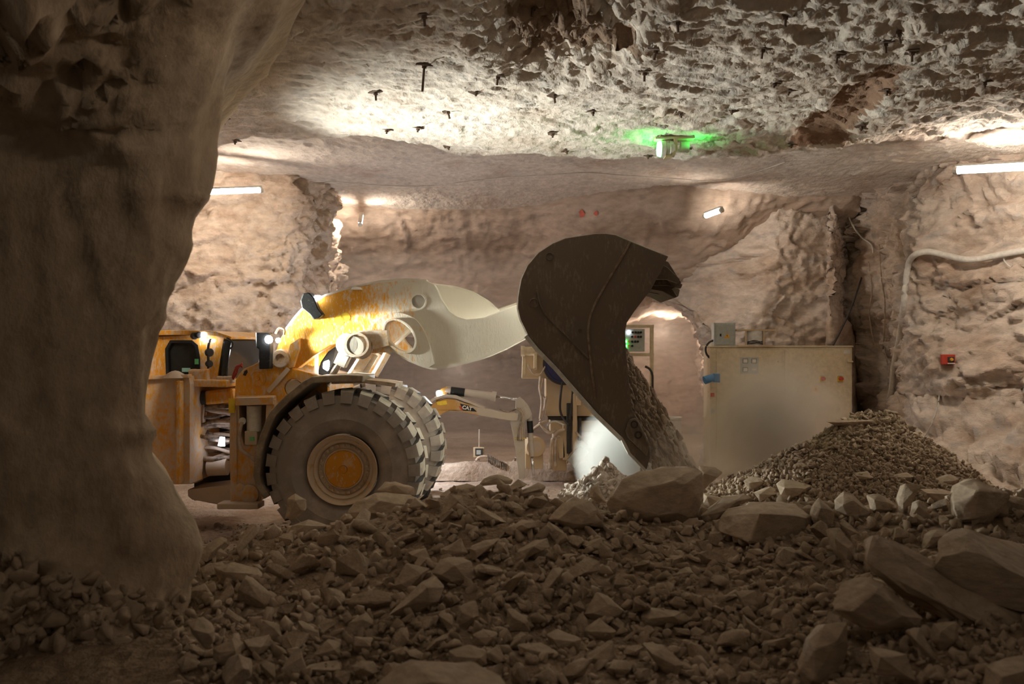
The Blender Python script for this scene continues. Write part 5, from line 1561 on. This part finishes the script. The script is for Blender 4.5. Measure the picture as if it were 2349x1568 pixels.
B([(1340,1445),(1378,1421),(1415,1448),(1408,1469),(1347,1466)], 'roof-shaped rock with a pale top below the pyramid boulder', 'roof-shaped rock')
B([(1344,1510),(1408,1469),(1410,1520),(1364,1529)], 'block with a steep lit side below the roof-shaped rock')
B([(850,1575),(911,1525),(960,1535),(1010,1555),(1090,1545),(1180,1580),(1190,1640),(850,1650)], 'very large flat boulder cut off by the bottom edge', 'bottom-edge boulder', Y=4.9)
B([(491,1300),(529,1291),(591,1306),(603,1323),(580,1337),(520,1346),(503,1331)], 'wide rippled boulder at the far left of the heap', 'rippled boulder', strata=.012)
B([(431,1429),(454,1414),(491,1446),(489,1471),(471,1489),(437,1449)], 'rounded boulder at the foot of the near pillar', 'pillar-foot boulder', Y=5.9)
B([(489,1486),(531,1463),(554,1477),(543,1534),(489,1522)], 'pale square boulder right of the pillar-foot boulder', 'pale square boulder')
B([(589,1463),(603,1423),(637,1429),(649,1466),(614,1476)], 'three-sided boulder in the lower left of the heap', 'three-sided boulder')
B([(683,1423),(731,1449),(734,1477),(683,1477)], 'dark flat-faced block right of the three-sided boulder')
B([(786,1469),(800,1429),(840,1403),(857,1431),(834,1454)], 'curved rock with a pale back left of the long tilted boulder', 'pale-backed rock')
B([(717,1500),(749,1469),(780,1480),(782,1506),(749,1519)], 'blunt boulder below the dark flat-faced block')
B([(694,1531),(777,1517),(782,1535),(706,1553)], 'low flat slab near the bottom left')
B([(886,1489),(917,1443),(934,1437),(939,1471),(911,1496)], 'tapered boulder below the long tilted boulder')
B([(654,1189),(660,1143),(677,1131),(701,1146),(700,1170),(677,1191)], 'knobbly pale rock standing in front of the tyre', 'knobbly rock', Y=9.4)
B([(640,1240),(669,1206),(706,1191),(751,1206),(706,1226)], 'flat slanting slab under the knobbly rock', 'slanting slab')
B([(797,1176),(816,1152),(860,1132),(945,1135),(969,1149),(938,1169),(891,1186),(802,1192)], 'large pale boulder hiding the foot of the tyre', 'tyre-foot boulder', Y=9.5)
B([(863,1124),(884,1104),(904,1103),(949,1118),(952,1136),(900,1140)], 'dark rock perched on the tyre-foot boulder', Y=9.9)
B([(935,1162),(952,1142),(975,1155),(986,1169),(960,1176)], 'small dark rock at the right end of the tyre-foot boulder')
B([(934,1266),(977,1257),(991,1289),(957,1298)], 'tilted block with a pale face left of the pale-capped boulder')
B([(900,1343),(931,1291),(985,1303),(960,1345),(934,1357)], 'dark slab below the tilted pale-faced block')
B([(1237,1361),(1269,1301),(1294,1303),(1267,1347),(1244,1366)], 'long pale bar of rock pointing up right of centre', 'pale bar')
B([(1014,1260),(1058,1233),(1072,1267),(1060,1282),(1016,1280)], 'block with a bright top edge above the pale-capped boulder')
B([(1129,1262),(1141,1241),(1161,1244),(1164,1267),(1141,1284)], 'pale-topped block left of the grooved rock')
B([(1076,1257),(1109,1239),(1145,1234),(1122,1262),(1083,1287)], 'arched rock right of the bright-edged block')
B([(1336,1248),(1382,1232),(1383,1255),(1352,1274)], 'shield-shaped rock below the humped boulder')
B([(2273,1536),(2292,1524),(2380,1512),(2400,1600),(2270,1600)], 'dark boulder cut off by the bottom right corner', Y=5.0)
B([(1703,1406),(1741,1440),(1749,1471),(1726,1473),(1708,1440)], 'narrow dark slab left of the upright slab')
B([(1687,1356),(1733,1354),(1743,1383),(1741,1413),(1703,1390)], 'smooth spade-shaped rock below the flat-topped block', 'spade-shaped rock')
B([(1469,1413),(1484,1394),(1565,1402),(1569,1432),(1473,1444)], 'wide oblong boulder right of the pyramid boulder', 'oblong boulder')
B([(1473,1475),(1527,1482),(1569,1524),(1546,1558),(1519,1536)], 'dark pointed slab near the bottom edge below the oblong boulder')
B([(2000,1487),(2080,1500),(2100,1560),(2010,1545)], 'dark slanting slab in the lower right corner', Y=5.2)
B([(2085,1448),(2110,1440),(2160,1520),(2130,1530)], 'narrow slab leaning under the long layered slab', Y=5.5)
B([(2150,1430),(2195,1425),(2200,1465),(2160,1498),(2140,1470)], 'egg-shaped rock in the shadow of the long layered slab', Y=5.6)
B([(1895,967),(1960,958),(2020,962),(2015,974),(1960,978),(1915,975)], 'flat slab lying on the very top of the gravel mound', None, Y=13.2, mat='grit')
B([(1820,1065),(1838,1058),(1858,1070),(1850,1083),(1825,1082)], 'pale lump halfway up the gravel mound', None)
B([(1955,1085),(1990,1080),(2004,1095),(1985,1106),(1958,1100)], 'pale blocky rock on the lower slope of the gravel mound', 'blocky slope rock')
B([(2047,1090),(2080,1082),(2098,1092),(2090,1106),(2050,1105)], 'square-edged rock on the slope above the pale upright slab')
B([(2150,1100),(2180,1086),(2200,1098),(2188,1118),(2152,1122)], 'dark rock on the crest left of the pitted boulder')

# ---------------------------------------------------------------- the many smaller rocks
rng = random.Random(77)
PROTO = []
shapes = [('angular', (1, .9, .8)), ('flat', (1.2, .9, .42)), ('long', (1.7, .75, .65)), ('wedge-shaped', (1.1, .9, .7)), ('blocky', (1, .95, .9)), ('flat', (1.35, 1.0, .36)), ('long', (1.9, .7, .5)), ('angular', (1.1, .85, .95)),
          ('wedge-shaped', (1.25, .8, .75)), ('blocky', (1.15, .9, .8)), ('angular', (1, 1, .7)), ('long', (1.6, .85, .55))]
for k, (nm, sc) in enumerate(shapes):
    pts = []
    for i in range(15):
        p = Vector((rng.gauss(0, 1), rng.gauss(0, 1), rng.gauss(0, 1))).normalized()
        m = max(abs(p.x), abs(p.y), abs(p.z))
        p = p.lerp(p / m * .8, .55)
        if nm == 'wedge-shaped': p.z *= (.55 + .45 * (p.x + 1) / 1.6)
        pts.append(Vector((p.x * sc[0], p.y * sc[1], p.z * sc[2])) * .5)
    me = hull_mesh('rock', pts)
    finish_rock(me, 1.0, 1, .03, 0, 60 + k, .06)
    me.materials.append(M['rock'])
    PROTO.append((nm, me))

def to_px(p):
    return CX + p.x / p.y * F, CY - (p.z - CZ) / p.y * F
occ = []
for (cx, cy, w, h, ref, c, s) in BIG: occ.append((cx, cy, .5 * min(w, h) * .9 + .12 * max(w, h)))
placed = []
NROCK = 300
tries = 0
while len(placed) < NROCK and tries < 60000:
    tries += 1
    px = rng.uniform(425, 2349); py = rng.uniform(1140, 1575)
    d = ray_depth(px, py, None)
    if d is None or d > 10.6: continue
    fine = sstep(1340, 1480, np.array([px]))[0] * (1 - sstep(1880, 1990, np.array([px]))[0])
    spx = max(18, rng.lognormvariate(4.28 - .6 * fine, .30)) * (.75 + .5 * (py - 1150) / 420)
    spx = min(spx, 130)
    if fine > .5 and rng.random() < .35: continue
    if any((px - o[0]) ** 2 + (py - o[1]) ** 2 < (o[2] * .82 + spx * .34) ** 2 for o in occ): continue
    sz_ = spx / F * d
    q = W(px, py, d)
    k = rng.randrange(len(PROTO))
    o = bpy.data.objects.new('rock', PROTO[k][1]); COL.objects.link(o)
    zt_ = float(terrain(q.x, q.y)[0])
    o.location = (q.x, q.y, zt_ + sz_ * rng.uniform(.12, .3))
    o.scale = (sz_, sz_ * rng.uniform(.8, 1.1), sz_ * rng.uniform(.8, 1.15))
    o.rotation_euler = (rng.gauss(0, .45), rng.gauss(-.15, .45), rng.uniform(0, 6.28))
    occ.append((px, py, spx * .5))
    u, v = to_px(o.location)
    placed.append((o, PROTO[k][0], u, v, spx))
# tell each one apart by its shape and by the named boulder it lies next to
refs = [b for b in BIG if b[4]]
names = {}
for (o, nm, u, v, s) in placed:
    best = min(refs, key=lambda b: math.hypot((u - b[0]) / (b[2] + 60), (v - b[1]) / (b[3] + 40)))
    dx, dy = (u - best[0]) / best[2], (v - best[1]) / best[3]
    if abs(dx) > abs(dy): side = 'right of' if dx > 0 else 'left of'
    else: side = 'in front of' if dy > 0 else 'behind'
    sz_ = 'large' if s > 62 else ('mid-sized' if s > 38 else 'small')
    dist = math.hypot(u - best[0], v - best[1])
    names.setdefault((sz_, nm, side, best[4]), []).append((dist, o))
ordw = ['nearest', 'second-nearest', 'third-nearest', 'fourth-nearest', 'fifth-nearest', 'sixth-nearest', 'seventh-nearest', 'eighth-nearest']
for (sz_, nm, side, ref), lst in names.items():
    lst.sort(key=lambda t: t[0])
    for i, (d_, o) in enumerate(lst):
        lab = f'{sz_} {nm} brown rock {side} the {ref}' if len(lst) == 1 else f'{sz_} {nm} brown rock {side} the {ref}, {ordw[min(i, 7)]} of {len(lst)}'
        tag(o, lab, 'rock', 'rocks of the rubble heap')

# fine broken stone: far more than anyone could count
def gravel(name, label, pos, size, mat, stretch=None, seed=0, nproto=10, orient=None):
    r = np.random.RandomState(seed)
    protos = []
    for k in range(nproto):
        pts = []
        for i in range(11):
            p = r.normal(size=3); p /= np.linalg.norm(p); m = np.abs(p).max()
            p = p * .5 + p / m * .8 * .5
            pts.append(Vector(p * np.array([r.uniform(.9, 1.5), r.uniform(.7, 1), r.uniform(.45, .9)]) * .5))
        me = hull_mesh('tmp', pts)
        bm = bmesh.new(); bm.from_mesh(me)
        bmesh.ops.bevel(bm, geom=list(bm.edges), offset=.05, segments=1, affect='EDGES', clamp_overlap=True)
        bmesh.ops.triangulate(bm, faces=bm.faces)
        protos.append((np.array([v.co[:] for v in bm.verts]), np.array([[v.index for v in f.verts] for f in bm.faces])))
        bm.free(); bpy.data.meshes.remove(me)
    VV, FF, n0 = [], [], 0
    for i in range(len(pos)):
        v, f = protos[r.randint(nproto)]
        if orient is None:
            q = r.normal(size=4); q /= np.linalg.norm(q)
            w_, x_, y_, z_ = q
            Rm = np.array([[1 - 2 * (y_ * y_ + z_ * z_), 2 * (x_ * y_ - z_ * w_), 2 * (x_ * z_ + y_ * w_)], [2 * (x_ * y_ + z_ * w_), 1 - 2 * (x_ * x_ + z_ * z_), 2 * (y_ * z_ - x_ * w_)], [2 * (x_ * z_ - y_ * w_), 2 * (y_ * z_ + x_ * w_), 1 - 2 * (x_ * x_ + y_ * y_)]])
        else: Rm = orient(i, r)
        VV.append((v * size[i]) @ Rm.T + pos[i]); FF.append(f + n0); n0 += len(v)
    VV = np.concatenate(VV); FF = np.concatenate(FF)
    me = bpy.data.meshes.new(name)
    me.vertices.add(len(VV)); me.vertices.foreach_set('co', VV.reshape(-1).astype(np.float32))
    k = len(FF); me.loops.add(k * 3); me.polygons.add(k)
    me.loops.foreach_set('vertex_index', FF.reshape(-1).astype(np.int32))
    me.polygons.foreach_set('loop_start', (np.arange(k) * 3).astype(np.int32)); me.polygons.foreach_set('loop_total', np.full(k, 3, np.int32))
    me.materials.append(M[mat]); me.update(calc_edges=True); me.validate()
    o = bpy.data.objects.new(name, me); COL.objects.link(o)
    tag(o, label, 'gravel', kind='stuff')
    return o
r = np.random.RandomState(3)
def scatter(n, cond, pxr, pyr, smin, smax, sig=.45, lift=.25, dmax=99):
    pos, sz_ = [], []
    t = 0
    while len(pos) < n and t < n * 6:
        t += 1
        px, py = r.uniform(*pxr), r.uniform(*pyr)
        d = ray_depth(px, py, None)
        if d is None or d > dmax or not cond(px, py, d): continue
        s = np.clip(np.exp(r.normal(np.log((smin + smax) / 2.6), sig)), smin, smax) / F * d
        q = W(px, py, d)
        pos.append((q.x, q.y, float(terrain(q.x, q.y)[0]) + s * r.uniform(-.05, lift) + .01)); sz_.append(s)
    return pos, sz_
p1, s1 = scatter(3800, lambda x, y, d: d < 10.3, (400, 2400), (1100, 1600), 11, 46, .42, .3)
gravel('loose_rubble', 'loose brown stones filling the gaps between the boulders', p1, s1, 'rock', seed=21)
p2, s2 = scatter(5200, lambda x, y, d: d > 10.2, (1600, 2320), (950, 1150), 4, 20, .5, .3)
gravel('gravel_mound', 'finer grey-brown gravel covering the tall mound before the cabinet', p2, s2, 'grit', seed=22)
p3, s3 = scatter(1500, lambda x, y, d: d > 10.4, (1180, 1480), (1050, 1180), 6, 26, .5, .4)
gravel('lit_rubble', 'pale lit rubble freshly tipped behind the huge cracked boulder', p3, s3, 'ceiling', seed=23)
pos, sz_ = [], []
while len(pos) < 1500:
    px, py = r.uniform(-5, 475), r.uniform(1270, 1600)
    d_ = Vector(((px - CX) / F, 1.0, -(py - CY) / F)).normalized()
    h = BV['near'].ray_cast(Vector((0, 0, CZ)), d_)
    if h[0] is None or h[0].z > 1.3 - .0009 * px: 
        if r.uniform() < .002: break
        continue
    s = np.clip(np.exp(r.normal(np.log(.07), .5)), .025, .26)
    pos.append(tuple(h[0] + h[1] * s * r.uniform(-.1, .25))); sz_.append(s)
gravel('foot_rubble', 'dark loose stones banked against the foot of the near pillar', pos, sz_, 'rock', seed=29)
# stones scattered over the open floor
pos, sz_ = [], []
for i in range(1300):
    a = r.uniform(0, 1)
    if a < .45: x_, y_ = r.uniform(-5.4, -2.2), r.uniform(10.5, 15)
    elif a < .75: x_, y_ = r.uniform(5.5, 9.5), r.uniform(13, 18.5)
    else: x_, y_ = r.uniform(-3, 4), r.uniform(13.5, 19)
    s = np.clip(np.exp(r.normal(np.log(.05), .5)), .02, .16)
    h = BV['floor'].ray_cast(Vector((x_, y_, 5)), Vector((0, 0, -1)))
    if h[0] is None: continue
    pos.append((x_, y_, h[0].z + s * .15)); sz_.append(s)
gravel('floor_stones', 'small pale stones strewn over the mine floor', pos, sz_, 'floor', seed=24)

# rock pouring out of the bucket, in mid-air
le = [(1436, 800), (1444, 894), (1450, 939), (1477, 989), (1490, 1018), (1483, 1085)]
re_ = [(1440, 812), (1480, 866), (1502, 902), (1533, 952), (1562, 1000), (1602, 1085)]
pos, sz_ = [], []
def at_curve(c, t):
    ys_ = [p[1] for p in c]; y = ys_[0] + (ys_[-1] - ys_[0]) * t
    return np.interp(y, ys_, [p[0] for p in c]), y
ori = []
for i in range(2600):
    t = r.uniform(0, 1) ** .8; y = 800 + 285 * t
    xl_ = np.interp(y, [p[1] for p in le], [p[0] for p in le]) - 16; xr2 = np.interp(y, [p[1] for p in re_], [p[0] for p in re_])
    a = r.beta(1.2, 1.25)
    x_ = xl_ + (xr2 - xl_) * a
    tt = r.uniform(-1.55, 1.7)
    q = LF.P(x_, y, tt)
    pos.append(tuple(Vector(LF.O) + LF.h * q.x + LF.n * (-q.y) + Vector((0, 0, q.z))))
    sz_.append(float(np.clip(np.exp(r.normal(np.log(.055), .55)), .02, .17)))
def fall_dir(i, r):
    d = Vector((.42 + r.normal(0, .12), r.normal(0, .15), -.9)).normalized()
    y_ = Vector((0, 1, 0)).cross(d).normalized(); z_ = d.cross(y_)
    a = r.uniform(0, 6.28)
    u_ = y_ * math.cos(a) + z_ * math.sin(a); w_ = d.cross(u_)
    k = r.uniform(.9, 1.5)
    return np.array([d * k, u_ * .8, w_ * .8]).T
gravel('falling_rubble', 'dark broken rock pouring in mid-air out of the bucket', pos, sz_, 'fall', seed=25, orient=fall_dir)

# ---------------------------------------------------------------- dust
def dust(name, label, c, rad, dens, col, nscale, p=1.2, lo=.42, hi=.62, rot=(0, 0, 0), aniso=0.0, cat='dust', zfall=0.0):
    bm = bmesh.new(); bmesh.ops.create_icosphere(bm, subdivisions=3, radius=1.0)
    me = bpy.data.meshes.new(name); bm.to_mesh(me); bm.free()
    o = bpy.data.objects.new(name, me); COL.objects.link(o)
    o.location = c; o.scale = rad; o.rotation_euler = rot
    m = bpy.data.materials.new(name); m.use_nodes = True
    nt = m.node_tree; nt.nodes.clear()
    out = nt.nodes.new('ShaderNodeOutputMaterial')
    vs = nt.nodes.new('ShaderNodeVolumePrincipled')
    vs.inputs['Color'].default_value = (*col, 1); vs.inputs['Anisotropy'].default_value = aniso
    tc = nt.nodes.new('ShaderNodeTexCoord').outputs['Object']
    ln = nt.nodes.new('ShaderNodeVectorMath'); ln.operation = 'LENGTH'; nt.links.new(tc, ln.inputs[0])
    fall = math_node(nt, 'POWER', math_node(nt, 'MAXIMUM', math_node(nt, 'SUBTRACT', 1.0, ln.outputs['Value']), 0.0), p)
    mp = nt.nodes.new('ShaderNodeMapping'); mp.inputs['Scale'].default_value = rad
    nt.links.new(tc, mp.inputs['Vector'])
    n = noise_node(nt, mp.outputs['Vector'], nscale, 3, .5, None, .3)
    g = nt.nodes.new('ShaderNodeMapRange'); g.inputs['From Min'].default_value = lo; g.inputs['From Max'].default_value = hi
    nt.links.new(math_node(nt, 'ADD', n, math_node(nt, 'MULTIPLY', fall, .35)), g.inputs['Value'])
    d = math_node(nt, 'MULTIPLY', math_node(nt, 'MULTIPLY', fall, g.outputs[0]), dens)
    nt.links.new(d, vs.inputs['Density'])
    nt.links.new(vs.outputs[0], out.inputs['Volume'])
    me.materials.append(m)
    tag(o, label, cat, kind='stuff')
    return o
dust('dust_cloud', 'soft grey dust cloud drifting before the cream cabinet', W(1765, 975, 14.6), (1.3, .8, 1.3), 4.2, (.93, .86, .79), 1.3, 1.1)
dust('dust_plume', 'bright white dust puff under the bucket floor', W(1415, 1050, 13.6), (.62, .7, .75), 7.0, (.95, .96, .94), 2.0, .9, .40, .55)
dust('dust_haze', 'faint dust hanging around the falling rock', W(1560, 1040, 13.2), (.75, .9, .65), 1.5, (.86, .80, .72), 1.6, 1.1)

# dusty air standing in the drift
hz = MB().box((.2, 26.6, 2.4), (10.5, 9.4, 4.7)).build('drift_haze', [bpy.data.materials.new('drift_haze')], None)
m_ = hz.data.materials[0]; m_.use_nodes = True; m_.node_tree.nodes.clear()
o_ = m_.node_tree.nodes.new('ShaderNodeOutputMaterial'); v_ = m_.node_tree.nodes.new('ShaderNodeVolumeScatter')
v_.inputs['Color'].default_value = (.95, .88, .80, 1); v_.inputs['Density'].default_value = .05
m_.node_tree.links.new(v_.outputs[0], o_.inputs['Volume'])
tag(hz, 'thin dusty haze filling the drift behind the machines', 'haze', kind='stuff')
